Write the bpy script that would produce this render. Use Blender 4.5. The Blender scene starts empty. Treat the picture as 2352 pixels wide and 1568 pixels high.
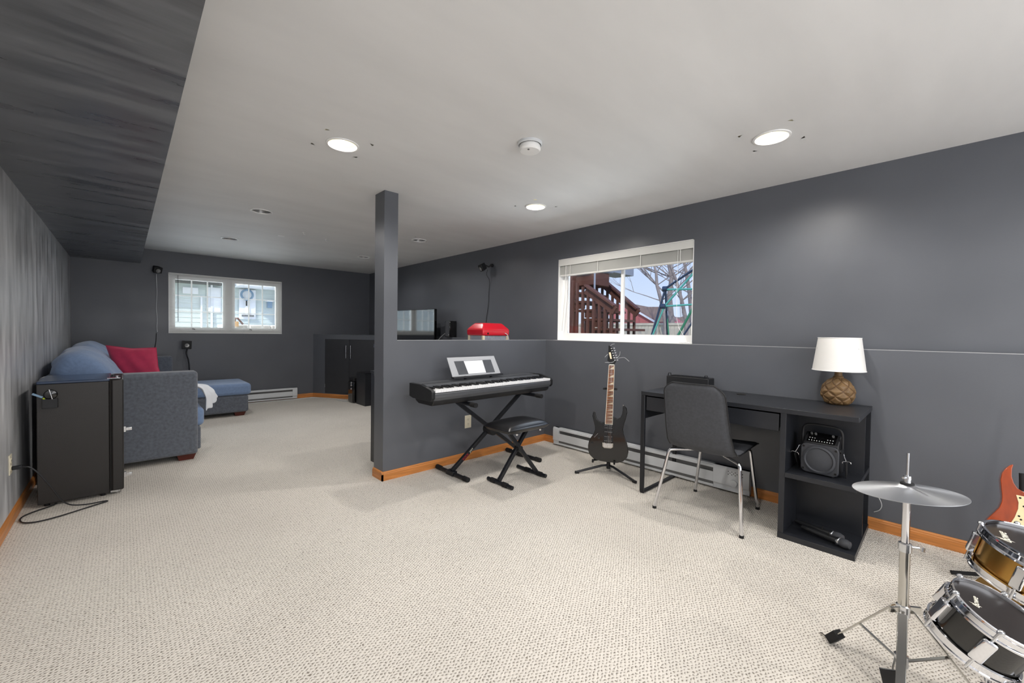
import bpy, bmesh, math, random
from mathutils import Vector, Matrix
random.seed(7)
PI = math.pi
SC = bpy.context.scene
COL = SC.collection

# ------------------------------------------------------------------ camera
FPX = 942.9
EYE = Vector((0, 0, 1.21))
CR = Vector((0.7273079, -0.68616365, 0.0142358))
CU = Vector((0.00420454, 0.02519683, 0.99967367))
CF = Vector((0.68629843, 0.72701071, -0.02121085))
cd = bpy.data.cameras.new('camera')
cam = bpy.data.objects.new('camera', cd)
COL.objects.link(cam)
cd.sensor_width = 36.0
cd.lens = FPX * 36.0 / 2352.0
cd.clip_start = 0.02
cd.clip_end = 300
m = Matrix((CR, CU, -CF)).transposed().to_4x4()
m.translation = EYE
cam.matrix_world = m
SC.camera = cam

# ------------------------------------------------------------------ world, lights, exposure
SC.view_settings.view_transform = 'Standard'
SC.view_settings.look = 'None'
SC.view_settings.gamma = 1.0
SC.view_settings.use_curve_mapping = False
SC.view_settings.exposure = 0.0

w = bpy.data.worlds.new('sky')
SC.world = w
w.use_nodes = True
nt = w.node_tree
nt.nodes.clear()
wo = nt.nodes.new('ShaderNodeOutputWorld')
bg = nt.nodes.new('ShaderNodeBackground')
tc = nt.nodes.new('ShaderNodeTexCoord')
sx = nt.nodes.new('ShaderNodeSeparateXYZ')
rp = nt.nodes.new('ShaderNodeValToRGB')
nt.links.new(tc.outputs['Generated'], sx.inputs[0])
nt.links.new(sx.outputs['Z'], rp.inputs[0])
rp.color_ramp.elements[0].position = 0.0
rp.color_ramp.elements[0].color = (0.74, 0.83, 1.0, 1)
rp.color_ramp.elements[1].position = 0.55
rp.color_ramp.elements[1].color = (0.22, 0.40, 0.95, 1)
nt.links.new(rp.outputs[0], bg.inputs[0])
bg.inputs[1].default_value = 1.1
nt.links.new(bg.outputs[0], wo.inputs[0])

def light(name, kind, loc, energy, color=(1, 1, 1), rot=None, aim=None, **kw):
    l = bpy.data.lights.new(name, kind)
    l.energy = energy
    l.color = color
    for k, v in kw.items():
        setattr(l, k, v)
    o = bpy.data.objects.new(name, l)
    COL.objects.link(o)
    o.location = loc
    if aim is not None:
        o.rotation_euler = (Vector(aim) - Vector(loc)).to_track_quat('-Z', 'Y').to_euler()
    return o

SUN = light('sun', 'SUN', (0, 0, 30), 2.6, (1.0, 0.96, 0.9), aim=(9, 22, 0), angle=0.009)
SUN.rotation_euler = Vector((0.62, 0.5, -0.62)).to_track_quat('-Z', 'Y').to_euler()
# added soft fill lamp, unseen behind the camera
light('room_fill_light', 'AREA', (1.3, -1.95, 1.35), 74, (0.97, 0.98, 1.0), aim=(1.6, 4.0, 1.0),
      shape='RECTANGLE', size=3.4, size_y=1.9)
# added lamps outside each window, standing in for sky light and ground bounce
DAY = (0.90, 0.95, 1.0)
light('sky_fill_lamp', 'AREA', (1.2, 10.2, 3.45), 330, DAY, aim=(0.9, 6.0, 0.6), shape='RECTANGLE', size=3.0, size_y=1.6)
light('ground_fill_lamp', 'AREA', (1.2, 9.1, 0.60), 110, DAY, aim=(1.2, 7.0, 1.9), shape='RECTANGLE', size=2.6, size_y=0.8)
light('sky_fill_lamp', 'AREA', (4.9, 2.4, 3.4), 80, DAY, aim=(2.2, 2.6, 0.3), shape='RECTANGLE', size=2.4, size_y=1.4)
light('ground_fill_lamp', 'AREA', (4.4, 2.3, 0.62), 45, DAY, aim=(3.2, 2.5, 1.7), shape='RECTANGLE', size=2.2, size_y=0.7)

# ------------------------------------------------------------------ materials
def lin(c):
    return tuple(((v / 255.0) / 12.92 if v / 255.0 <= 0.04045 else ((v / 255.0 + 0.055) / 1.055) ** 2.4) for v in c)

MATS = {}
def mat(name, col, rough=0.5, metal=0.0, spec=0.5, var=0.0, vscale=8.0, bump=0.0, bscale=60.0, stretch=(1, 1, 1),
        coat=0.0, emis=None, estr=0.0, rvar=0.0, trans=0.0, ior=1.45, alpha=1.0, linear=False, sheen=0.0, aniso=0.0):
    mt = bpy.data.materials.new(name)
    mt.use_nodes = True
    n = mt.node_tree
    b = n.nodes['Principled BSDF']
    c = col if linear else lin(col)
    b.inputs['Base Color'].default_value = (*c, 1)
    b.inputs['Roughness'].default_value = rough
    b.inputs['Metallic'].default_value = metal
    b.inputs['Specular IOR Level'].default_value = spec
    b.inputs['Coat Weight'].default_value = coat
    b.inputs['Coat Roughness'].default_value = 0.05
    b.inputs['Transmission Weight'].default_value = trans
    b.inputs['IOR'].default_value = ior
    b.inputs['Alpha'].default_value = alpha
    b.inputs['Sheen Weight'].default_value = sheen
    b.inputs['Anisotropic'].default_value = aniso
    if emis:
        b.inputs['Emission Color'].default_value = (*emis, 1)
        b.inputs['Emission Strength'].default_value = estr
    tcn = n.nodes.new('ShaderNodeTexCoord')
    mp = n.nodes.new('ShaderNodeMapping')
    mp.inputs['Scale'].default_value = stretch
    n.links.new(tcn.outputs['Object'], mp.inputs[0])
    if var > 0:
        ns = n.nodes.new('ShaderNodeTexNoise')
        ns.inputs['Scale'].default_value = vscale
        ns.inputs['Detail'].default_value = 4
        n.links.new(mp.outputs[0], ns.inputs['Vector'])
        r = n.nodes.new('ShaderNodeValToRGB')
        r.color_ramp.elements[0].position = 0.3
        r.color_ramp.elements[1].position = 0.7
        r.color_ramp.elements[0].color = (*[v * (1 - var) for v in c], 1)
        r.color_ramp.elements[1].color = (*[min(1, v * (1 + var)) for v in c], 1)
        n.links.new(ns.outputs[0], r.inputs[0])
        n.links.new(r.outputs[0], b.inputs['Base Color'])
    if rvar > 0:
        ns2 = n.nodes.new('ShaderNodeTexNoise')
        ns2.inputs['Scale'].default_value = vscale
        ns2.inputs['Detail'].default_value = 6
        n.links.new(mp.outputs[0], ns2.inputs['Vector'])
        mr = n.nodes.new('ShaderNodeMapRange')
        mr.inputs['From Min'].default_value = 0.3
        mr.inputs['From Max'].default_value = 0.7
        mr.inputs['To Min'].default_value = max(0.02, rough - rvar)
        mr.inputs['To Max'].default_value = min(1, rough + rvar)
        n.links.new(ns2.outputs[0], mr.inputs[0])
        n.links.new(mr.outputs[0], b.inputs['Roughness'])
    if bump > 0:
        nb = n.nodes.new('ShaderNodeTexNoise')
        nb.inputs['Scale'].default_value = bscale
        nb.inputs['Detail'].default_value = 3
        n.links.new(mp.outputs[0], nb.inputs['Vector'])
        bp = n.nodes.new('ShaderNodeBump')
        bp.inputs['Strength'].default_value = bump
        bp.inputs['Distance'].default_value = 0.002
        n.links.new(nb.outputs[0], bp.inputs['Height'])
        n.links.new(bp.outputs[0], b.inputs['Normal'])
    MATS[name] = mt
    return mt

WALLC = (0.103, 0.110, 0.126)
M_wall = mat('wall_paint', WALLC, 0.38, spec=0.6, var=0.05, vscale=2.5, bump=0.12, bscale=160, rvar=0.05, linear=True)
M_wall_left = mat('wall_paint_baked_sheen', (0.46, 0.465, 0.48), 0.38, spec=1.0, var=0.40, vscale=6.0, bump=0.12, bscale=140, rvar=0.10, stretch=(1, 1.4, 0.32), linear=True)  # lighter streaks paint the window's grazing sheen into the wall colour
M_soffit = mat('soffit_paint', (0.125, 0.130, 0.142), 0.36, spec=1.0, var=0.40, vscale=4.0, bump=0.15, bscale=90, rvar=0.12, stretch=(0.5, 3.2, 1), linear=True)
M_ceiling = mat('ceiling_paint', (0.77, 0.77, 0.768), 0.58, spec=0.35, var=0.045, vscale=1.6, bump=0.10, bscale=60, stretch=(0.7, 2.2, 1), linear=True)
M_wood = mat('oak_trim', (196, 128, 68), 0.38, var=0.22, vscale=14, stretch=(0.35, 0.35, 6), bump=0.05, bscale=50)
M_white = mat('white_vinyl', (246, 246, 245), 0.35)
M_blind = mat('white_blind', (224, 224, 220), 0.45)
M_heater = mat('heater_enamel', (214, 217, 220), 0.35, var=0.03)
M_heat_dark = mat('heater_slot', (110, 110, 110), 0.6)
M_closet = mat('closet_door_paint', (0.040, 0.041, 0.046), 0.45, linear=True, var=0.06)
M_steel = mat('brushed_steel', (210, 212, 215), 0.25, metal=1.0)
M_chrome = mat('chrome', (225, 226, 230), 0.07, metal=1.0)
M_chrome2 = mat('satin_chrome', (190, 188, 182), 0.22, metal=1.0)
M_black = mat('black_metal', (24, 26, 31), 0.35, var=0.1)
M_blackp = mat('black_plastic', (26, 27, 30), 0.5, var=0.08, bump=0.1, bscale=250)
M_rubber = mat('black_rubber', (22, 22, 24), 0.75)
M_gloss = mat('black_gloss', (10, 10, 11), 0.10, coat=0.6)
M_desk = mat('black_brown_laminate', (36, 38, 43), 0.36, var=0.12, vscale=5, stretch=(8, 1, 1), bump=0.05, bscale=40)
M_fridge = mat('fridge_enamel', (40, 38, 37), 0.38, var=0.04, bump=0.25, bscale=420)
M_fridge_top = mat('fridge_top_painted_reflection', (52, 66, 90), 0.2, bump=0.1, bscale=300)  # blue tint paints the reflection on the top into the base colour
M_leather = mat('black_vinyl', (20, 20, 22), 0.3, bump=0.15, bscale=220)
M_chairf = mat('charcoal_chair_cover', (66, 68, 73), 0.72, var=0.12, vscale=60, bump=0.2, bscale=300)
M_sofa = mat('slate_blue_weave', (92, 97, 106), 0.85, var=0.2, vscale=45, stretch=(1, 1, 1), bump=0.3, bscale=260, sheen=0.3)
M_sofa2 = mat('slate_blue_cushion', (116, 138, 172), 0.8, var=0.08, vscale=40, bump=0.25, bscale=240, sheen=0.3)
M_red = mat('crimson_fabric', (184, 46, 82), 0.75, var=0.08, vscale=20, bump=0.2, bscale=200, sheen=0.3)
M_blanket = mat('white_blanket', (228, 232, 238), 0.9, bump=0.3, bscale=120)
M_footwood = mat('mahogany_foot', (84, 36, 28), 0.35, var=0.15)
M_shade = mat('linen_shade', (226, 225, 222), 0.85, bump=0.25, bscale=350, var=0.02)
M_amber = mat('carved_wood', (120, 94, 62), 0.5, var=0.28, vscale=14, bump=0.15, bscale=60)
M_amber2 = mat('carved_wood_groove', (88, 62, 36), 0.6)
M_guit = mat('guitar_black_lacquer', (12, 12, 13), 0.12, coat=0.5)
M_rose = mat('rosewood', (142, 92, 58), 0.45, var=0.2, vscale=20)
M_maple = mat('maple_neck', (214, 178, 118), 0.35, var=0.08)
M_pearl = mat('pearl_inlay', (238, 222, 190), 0.25)
M_bind = mat('cream_binding', (224, 222, 212), 0.4)
M_redwood = mat('mahogany_gloss', (150, 62, 24), 0.15, coat=0.5, var=0.25, vscale=9, stretch=(3, 3, 0.5))
M_guard = mat('cream_pickguard', (222, 208, 166), 0.35)
M_brass = mat('brass', (222, 172, 92), 0.2, metal=1.0, aniso=0.6)
M_cymbal = mat('silver_cymbal', (205, 207, 211), 0.36, metal=1.0, aniso=0.7, bump=0.05, bscale=200)
M_head = mat('black_drum_head', (34, 28, 26), 0.28, var=0.15, vscale=6)
M_shell = mat('drum_shell_wrap', (26, 26, 24), 0.12, coat=0.6)
M_tan = mat('tan_leather_strip', (198, 152, 92), 0.6, var=0.1)
M_ivory = mat('ivory_plastic', (226, 218, 196), 0.35)
M_slot = mat('dark_slot', (20, 18, 16), 0.8)
M_key = mat('white_key_plastic', (240, 241, 243), 0.22)
M_bkey = mat('black_key_plastic', (18, 18, 20), 0.3)
M_panel = mat('piano_panel', (80, 82, 86), 0.34, bump=0.05)
M_rest = mat('silver_music_rest', (178, 180, 184), 0.3)
M_smoke = mat('smoked_grey_panel', (84, 86, 90), 0.3, var=0.1)
M_frontp = mat('dark_grey_plastic', (58, 60, 65), 0.5, bump=0.1, bscale=250)
M_paper = mat('white_label', (232, 234, 238), 0.5)
M_popred = mat('red_plastic', (206, 32, 48), 0.2, coat=0.3)
M_popcream = mat('cream_plastic', (226, 214, 186), 0.4)
M_clear = mat('clear_acrylic', (190, 200, 215), 0.05, alpha=0.35)
M_screen = mat('tv_screen', (6, 6, 8), 0.05, spec=1.0, coat=1.0, ior=2.2)
M_grille = mat('speaker_grille', (66, 68, 73), 0.6, bump=0.5, bscale=700)
M_cable = mat('white_cable', (206, 208, 210), 0.5)
M_bcable = mat('black_cable', (30, 31, 34), 0.45)
M_redink = mat('red_print', (190, 24, 50), 0.5)
M_wink = mat('white_print', (224, 220, 204), 0.5)
M_pen = mat('pale_blue_plastic', (120, 150, 175), 0.4)
M_lime = mat('lime_plastic', (170, 190, 40), 0.5)
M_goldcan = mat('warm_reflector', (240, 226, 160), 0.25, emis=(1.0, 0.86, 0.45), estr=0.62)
M_bulb = mat('lit_bulb', (255, 255, 250), 0.5, emis=(1.0, 0.97, 0.9), estr=8.0)
M_can = mat('grey_reflector', (150, 150, 150), 0.3, metal=0.6)
M_bulboff = mat('frosted_bulb_off', (222, 222, 222), 0.3)
# outdoors
M_siding = mat('pale_green_siding', (206, 216, 212), 0.7, var=0.04)
M_trimout = mat('white_exterior_trim', (240, 242, 245), 0.6)
M_stain = mat('brown_stained_lumber', (98, 62, 50), 0.7, var=0.2, vscale=6)
M_redhouse = mat('red_siding', (190, 110, 108), 0.8, var=0.04)
M_roof = mat('brown_shingles', (152, 132, 124), 0.9, var=0.12, vscale=3)
M_fence = mat('weathered_fence_board', (206, 196, 178), 0.85, var=0.12, vscale=4)
M_bark = mat('grey_bark', (150, 138, 134), 0.9, var=0.2, vscale=6)
M_teal = mat('teal_painted_tube', (98, 178, 164), 0.45)
M_navy = mat('dark_blue_painted_tube', (52, 66, 88), 0.45)
M_green = mat('green_painted_tube', (60, 130, 98), 0.45)
M_grass = mat('dry_lawn', (150, 142, 108), 0.95, var=0.2, vscale=2)
M_gutter = mat('grey_metal_gutter', (150, 154, 166), 0.5)
M_stone = mat('pale_stone', (196, 188, 176), 0.9, var=0.2, vscale=8)

# glass that lets light through
M_glass = bpy.data.materials.new('window_glass'); M_glass.use_nodes = True
n_ = M_glass.node_tree; n_.nodes.clear()
o_ = n_.nodes.new('ShaderNodeOutputMaterial'); t_ = n_.nodes.new('ShaderNodeBsdfTransparent')
g_ = n_.nodes.new('ShaderNodeBsdfGlossy'); g_.inputs['Roughness'].default_value = 0.02
mx = n_.nodes.new('ShaderNodeMixShader'); fr = n_.nodes.new('ShaderNodeFresnel'); fr.inputs[0].default_value = 1.35
t_.inputs[0].default_value = (0.96, 0.98, 0.98, 1)
n_.links.new(fr.outputs[0], mx.inputs[0]); n_.links.new(t_.outputs[0], mx.inputs[1]); n_.links.new(g_.outputs[0], mx.inputs[2])
n_.links.new(mx.outputs[0], o_.inputs[0])

# carpet: looped pile, bump plus dimples painted dark for shade between loops, on a lattice along the room axes
M_carpet = bpy.data.materials.new('loop_carpet'); M_carpet.use_nodes = True
n_ = M_carpet.node_tree; b_ = n_.nodes['Principled BSDF']
b_.inputs['Roughness'].default_value = 0.95; b_.inputs['Specular IOR Level'].default_value = 0.1
def N(t, **kw):
    x = n_.nodes.new(t)
    for k, v in kw.items(): setattr(x, k, v)
    return x
def MA(op, a, b=None):
    x = N('ShaderNodeMath', operation=op)
    for i, v in enumerate((a, b)):
        if v is None: continue
        if isinstance(v, (int, float)): x.inputs[i].default_value = v
        else: n_.links.new(v, x.inputs[i])
    return x.outputs[0]
tcc = N('ShaderNodeTexCoord')
nz = N('ShaderNodeTexNoise'); nz.inputs['Scale'].default_value = 60; nz.inputs['Detail'].default_value = 2
n_.links.new(tcc.outputs['Object'], nz.inputs['Vector'])
vm = N('ShaderNodeVectorMath', operation='MULTIPLY_ADD')
n_.links.new(nz.outputs['Color'], vm.inputs[0]); vm.inputs[1].default_value = (0.018, 0.018, 0); n_.links.new(tcc.outputs['Object'], vm.inputs[2])
sp = N('ShaderNodeSeparateXYZ'); n_.links.new(vm.outputs[0], sp.inputs[0])
xs = MA('MULTIPLY', sp.outputs[0], PI / (2 * 0.0132)); ys = MA('MULTIPLY', sp.outputs[1], PI / 0.0150)
d1 = MA('ABSOLUTE', MA('MULTIPLY', MA('COSINE', xs), MA('COSINE', ys)))
d2 = MA('ABSOLUTE', MA('MULTIPLY', MA('SINE', xs), MA('SINE', ys)))
hgt = MA('SUBTRACT', 1.0, MA('POWER', MA('MAXIMUM', d1, d2), 4.0))
cr = N('ShaderNodeValToRGB')
cr.color_ramp.elements[0].position = 0.0; cr.color_ramp.elements[0].color = (*lin((118, 110, 100)), 1)
cr.color_ramp.elements[1].position = 0.50; cr.color_ramp.elements[1].color = (*lin((221, 215, 206)), 1)
n_.links.new(hgt, cr.inputs[0])
nl = N('ShaderNodeTexNoise'); nl.inputs['Scale'].default_value = 1.3; nl.inputs['Detail'].default_value = 3
n_.links.new(tcc.outputs['Object'], nl.inputs['Vector'])
mr_ = N('ShaderNodeMapRange'); mr_.inputs['From Min'].default_value = 0.3; mr_.inputs['From Max'].default_value = 0.7
mr_.inputs['To Min'].default_value = 0.93; mr_.inputs['To Max'].default_value = 1.03
n_.links.new(nl.outputs[0], mr_.inputs[0])
mm = N('ShaderNodeVectorMath', operation='SCALE'); n_.links.new(cr.outputs[0], mm.inputs[0]); n_.links.new(mr_.outputs[0], mm.inputs['Scale'])
n_.links.new(mm.outputs[0], b_.inputs['Base Color'])
bp_ = N('ShaderNodeBump'); bp_.inputs['Strength'].default_value = 0.7; bp_.inputs['Distance'].default_value = 0.005
n_.links.new(hgt, bp_.inputs['Height']); n_.links.new(bp_.outputs[0], b_.inputs['Normal'])

# ------------------------------------------------------------------ mesh helpers
W = {}                                            # world matrix of every empty / part
def I4(): return Matrix.Identity(4)

class MB:
    """collects shapes; build() links them as ONE mesh object"""
    def __init__(s, M=None):
        s.v = []; s.f = []; s.M = M or I4()
    def add(s, vs, fs):
        k = len(s.v)
        s.v += [s.M @ Vector(p) for p in vs]
        s.f += [tuple(i + k for i in f) for f in fs]
        return s
    def box(s, x0, x1, y0, y1, z0, z1, M=None):
        vs = [(x, y, z) for z in (z0, z1) for y in (y0, y1) for x in (x0, x1)]
        if M is not None: vs = [M @ Vector(p) for p in vs]
        return s.add(vs, [(0, 2, 3, 1), (4, 5, 7, 6), (0, 1, 5, 4), (2, 6, 7, 3), (0, 4, 6, 2), (1, 3, 7, 5)])
    def bar(s, p, q, w, h, up=(0, 0, 1), ext=0.0):
        p = Vector(p); q = Vector(q); d = (q - p).normalized(); p = p - d * ext; q = q + d * ext
        a = d.cross(Vector(up))
        if a.length < 1e-4: a = d.cross(Vector((1, 0, 0)))
        a.normalize(); b = a.cross(d)
        vs = [c + a * i * w / 2 + b * j * h / 2 for c in (p, q) for j in (-1, 1) for i in (-1, 1)]
        return s.add(vs, [(0, 1, 3, 2), (4, 6, 7, 5), (0, 4, 5, 1), (2, 3, 7, 6), (0, 2, 6, 4), (1, 5, 7, 3)])
    def tube(s, pts, r, n=10, caps=True, smooth=0, closed=False):
        pts = [Vector(p) for p in pts]
        for _ in range(smooth):
            q = [pts[0]]
            for a, b in zip(pts[:-1], pts[1:]): q += [a * .75 + b * .25, a * .25 + b * .75]
            pts = q + [pts[-1]]
        rs = r if isinstance(r, (list, tuple)) else [r] * len(pts)
        if len(rs) != len(pts): rs = [rs[0] + (rs[-1] - rs[0]) * i / (len(pts) - 1) for i in range(len(pts))]
        vs = []; a = None; L = len(pts)
        for i, p in enumerate(pts):
            if closed: d = pts[(i + 1) % L] - pts[i - 1]
            else: d = (pts[min(i + 1, L - 1)] - pts[max(i - 1, 0)])
            d.normalize()
            if a is None:
                a = d.cross(Vector((0, 0, 1)))
                if a.length < 1e-3: a = d.cross(Vector((1, 0, 0)))
            else: a = a - d * a.dot(d)
            a.normalize(); b = d.cross(a)
            vs += [p + (a * math.cos(t) + b * math.sin(t)) * rs[i] for t in [2 * PI * k / n for k in range(n)]]
        fs = []
        for i in range(L if closed else L - 1):
            i2 = (i + 1) % L
            for k in range(n):
                k2 = (k + 1) % n
                fs.append((i * n + k, i * n + k2, i2 * n + k2, i2 * n + k))
        if caps and not closed: fs += [tuple(range(n))[::-1], tuple((L - 1) * n + k for k in range(n))]
        return s.add(vs, fs)
    def cyl(s, p, q, r, r2=None, n=20): return s.tube([p, q], [r, r if r2 is None else r2], n)
    def lathe(s, prof, c=(0, 0, 0), n=32, ax=(0, 0, 1), closed=False):
        ax = Vector(ax).normalized(); a = ax.cross(Vector((1, 0, 0)))
        if a.length < 1e-3: a = ax.cross(Vector((0, 1, 0)))
        a.normalize(); b = ax.cross(a); c = Vector(c); vs = []
        for r, z in prof:
            vs += [c + ax * z + (a * math.cos(t) + b * math.sin(t)) * max(r, 1e-5) for t in [2 * PI * k / n for k in range(n)]]
        fs = []; L = len(prof)
        for i in range(L if closed else L - 1):
            i2 = (i + 1) % L
            for k in range(n): fs.append((i * n + k, i * n + (k + 1) % n, i2 * n + (k + 1) % n, i2 * n + k))
        return s.add(vs, fs)
    def prism(s, pts, t0, t1, fn):
        """outline pts (u,v) extruded from t0 to t1; fn(u,v,t)->xyz"""
        k = len(pts)
        vs = [fn(u, v, t0) for u, v in pts] + [fn(u, v, t1) for u, v in pts]
        fs = [tuple(range(k))[::-1], tuple(range(k, 2 * k))] + [(i, (i + 1) % k, (i + 1) % k + k, i + k) for i in range(k)]
        return s.add(vs, fs)
    def grid(s, nu, nv, fn, wrap=False):
        vs = [fn(i / (nu - 1), j / (nv - 1)) for i in range(nu) for j in range(nv)]
        return s.add(vs, [(i * nv + j, (i + 1) * nv + j, (i + 1) * nv + j + 1, i * nv + j + 1) for i in range(nu - 1) for j in range(nv - 1)])
    def build(s, name, mt, parent=None, bevel=0.0, smooth=True, kind=None, label=None, keep=False, seg=2, ang=40, subsurf=0):
        me = bpy.data.meshes.new(name)
        if parent is not None:
            inv = W[parent].inverted()
            vs = [inv @ p for p in s.v]
            Wm = W[parent]
        elif keep or not s.v:
            vs = s.v; Wm = I4()
        else:
            lo = [min(p[i] for p in s.v) for i in range(3)]; hi = [max(p[i] for p in s.v) for i in range(3)]
            c = Vector(((lo[0] + hi[0]) / 2, (lo[1] + hi[1]) / 2, lo[2]))
            vs = [p - c for p in s.v]; Wm = Matrix.Translation(c)
        me.from_pydata([tuple(p) for p in vs], [], s.f)
        bm = bmesh.new(); bm.from_mesh(me)
        bmesh.ops.recalc_face_normals(bm, faces=bm.faces); bm.to_mesh(me); bm.free()
        if smooth:
            me.shade_smooth(); me.set_sharp_from_angle(angle=math.radians(ang))
        me.materials.append(mt)
        o = bpy.data.objects.new(name, me); COL.objects.link(o)
        if parent is not None: o.parent = parent
        else: o.matrix_world = Wm
        W[o] = Wm
        if bevel > 0:
            md = o.modifiers.new('bevel', 'BEVEL'); md.width = bevel; md.segments = seg; md.limit_method = 'ANGLE'; md.angle_limit = math.radians(35)
            md.harden_normals = False
        if subsurf:
            md = o.modifiers.new('sub', 'SUBSURF'); md.levels = subsurf; md.render_levels = subsurf
        if kind: o['kind'] = kind
        if label: o['label'] = label
        return o

def tag(o, label, cat, group=None):
    o['label'] = label; o['category'] = cat
    if group: o['group'] = group
    return o
def thing(name, label, cat, loc=(0, 0, 0), rz=0.0, group=None):
    o = bpy.data.objects.new(name, None); o.empty_display_size = 0.1; COL.objects.link(o)
    o.location = loc; o.rotation_euler = (0, 0, rz)
    W[o] = Matrix.Translation(Vector(loc)) @ Matrix.Rotation(rz, 4, 'Z')
    return tag(o, label, cat, group)
def empty_struct(name, loc):
    o = bpy.data.objects.new(name, None); COL.objects.link(o); o.location = loc
    W[o] = Matrix.Translation(Vector(loc)); o['kind'] = 'structure'
    return o
def ring_pts(c, ax, r, n=40):
    ax = Vector(ax).normalized(); a = ax.cross(Vector((1, 0, 0))); a.normalize(); b = ax.cross(a); c = Vector(c)
    return [c + (a * math.cos(2 * PI * k / n) + b * math.sin(2 * PI * k / n)) * r for k in range(n)]
def text(s, name, mt, M, size, parent, depth=0.0006):
    cu = bpy.data.curves.new(name, 'FONT'); cu.body = s; cu.size = size; cu.extrude = depth
    cu.align_x = 'CENTER'; cu.align_y = 'CENTER'; cu.materials.append(mt)
    tmp = bpy.data.objects.new(name, cu); COL.objects.link(tmp)
    dg_ = bpy.context.evaluated_depsgraph_get(); dg_.update()
    me = bpy.data.meshes.new_from_object(tmp.evaluated_get(dg_)); bpy.data.objects.remove(tmp); bpy.data.curves.remove(cu)
    me.transform(W[parent].inverted() @ M); me.materials.clear(); me.materials.append(mt); me.name = name
    o = bpy.data.objects.new(name, me); COL.objects.link(o); o.parent = parent
    o['kind'] = 'stuff'
    W[o] = W[parent]
    return o
def frame_M(c, x, y):
    x = Vector(x).normalized(); y = Vector(y); y = (y - x * y.dot(x)).normalized(); z = x.cross(y)
    M = Matrix((x, y, z)).transposed().to_4x4(); M.translation = Vector(c)
    return M
def ray(px, py): return CF + CR * ((px - 1176) / FPX) - CU * ((py - 784) / FPX)
def atx(px, py, x): d = ray(px, py); return EYE + d * (x / d.x)
def aty(px, py, y): d = ray(px, py); return EYE + d * (y / d.y)

# ------------------------------------------------------------------ room dimensions
XL, XR, XU = -0.512, 3.451, 3.524
YB, YF = 7.86, -2.6
H, L, SZ, SX = 2.331, 1.134, 2.119, 0.167
YH, YH2 = 3.10, 3.265
WY0, WY1, WZ1 = 1.495, 2.992, 2.029          # right window opening
BX0, BX1, BZ1 = 0.470, 1.966, 2.024          # back window opening
T = 0.16

def st(mb, name, mt, **kw):
    kw.setdefault('smooth', False)
    return mb.build(name, mt, keep=True, kind='structure', **kw)

st(MB().box(XL - .2, XU + .25, YF - .2, YB + .25, -.12, 0), 'floor', M_carpet)
b = MB().box(XL - .2, XU + .25, YF - .2, YB + .25, H + .12, H + .2)
# ceiling slab with round openings for the recessed lights
LIT = [(0.962, 2.533), (2.652, 0.706), (2.652, 2.529)]
DIM = [(0.953, 4.502), (0.955, 6.147), (2.652, 6.124), (2.640, 4.484)]
HID = [(0.962, 0.706), (0.962, -1.12), (2.652, -1.12)]
CANS = LIT + DIM + HID
RC = 0.078
def ceiling():
    x0, x1, y0, y1 = XL - .2, XU + .25, YF - .2, YB + .25
    xs_ = sorted({x0, x1} | {round(c[0] + s * 0.12, 4) for c in CANS for s in (-1, 1)})
    # merge to two strips around the two lamp columns
    xs_ = [x0, 0.82, 1.10, 2.51, 2.79, x1]
    ycols = {1: sorted([c for c in CANS if c[0] < 1.5], key=lambda c: c[1]), 3: sorted([c for c in CANS if c[0] > 1.5], key=lambda c: c[1])}
    mb = MB()
    def q(a, b_, c, d): mb.add([(a, c, H), (b_, c, H), (b_, d, H), (a, d, H)], [(0, 3, 2, 1)])
    for i in range(5):
        a, b_ = xs_[i], xs_[i + 1]
        if i not in ycols: q(a, b_, y0, y1); continue
        y = y0
        for (cx, cy) in ycols[i]:
            q(a, b_, y, cy - .13)
            n = 32; sq = []; ci = []
            for k in range(n):
                t = 2 * PI * (k + .5) / n; dx, dy = math.cos(t), math.sin(t)
                s = 1 / max(abs(dx), abs(dy))
                hx_ = (b_ - cx) if dx > 0 else (cx - a)
                sq.append((cx + dx * s * hx_, cy + dy * s * .13, H)); ci.append((cx + dx * RC, cy + dy * RC, H))
            mb.add(sq + ci, [(k, n + k, n + (k + 1) % n, (k + 1) % n) for k in range(n)])
            y = cy + .13
        q(a, b_, y, y1)
    mb.box(x0, x1, y0, y1, H + .12, H + .2)
    return st(mb, 'ceiling', M_ceiling)
ceiling()

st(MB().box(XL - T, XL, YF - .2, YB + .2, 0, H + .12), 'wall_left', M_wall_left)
st(MB().box(XL, SX, YF, YB, SZ, H), 'ceiling_soffit', M_soffit)
# right wall: thick lower part makes the ledge, thinner upper part holds the window
b = MB()
b.box(XR, XU + .16, YF, YB, 0, L)
b.box(XU, XU + .16, YF, WY0, L, H + .12); b.box(XU, XU + .16, WY1, YB, L, H + .12); b.box(XU, XU + .16, WY0, WY1, WZ1, H + .12)
st(b, 'wall_right', M_wall)
b = MB()
b.box(XL, XU + .16, YB, YB + .16, 0, L)
b.box(XL, BX0, YB, YB + .16, L, H + .12); b.box(BX1, XU + .16, YB, YB + .16, L, H + .12); b.box(BX0, BX1, YB, YB + .16, BZ1, H + .12)
st(b, 'wall_back', M_wall)
st(MB().box(XL - T, XU + .16, YF - .16, YF, 0, H + .12), 'wall_front', M_wall)
# half-height partition and the post at its end
st(MB().box(1.512, XR, YH, YH2, 0, L), 'wall_partition', M_wall)
st(MB().box(1.510, 1.628, YH - .001, YH2 + .001, L - .3, H), 'column', M_wall)

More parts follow.
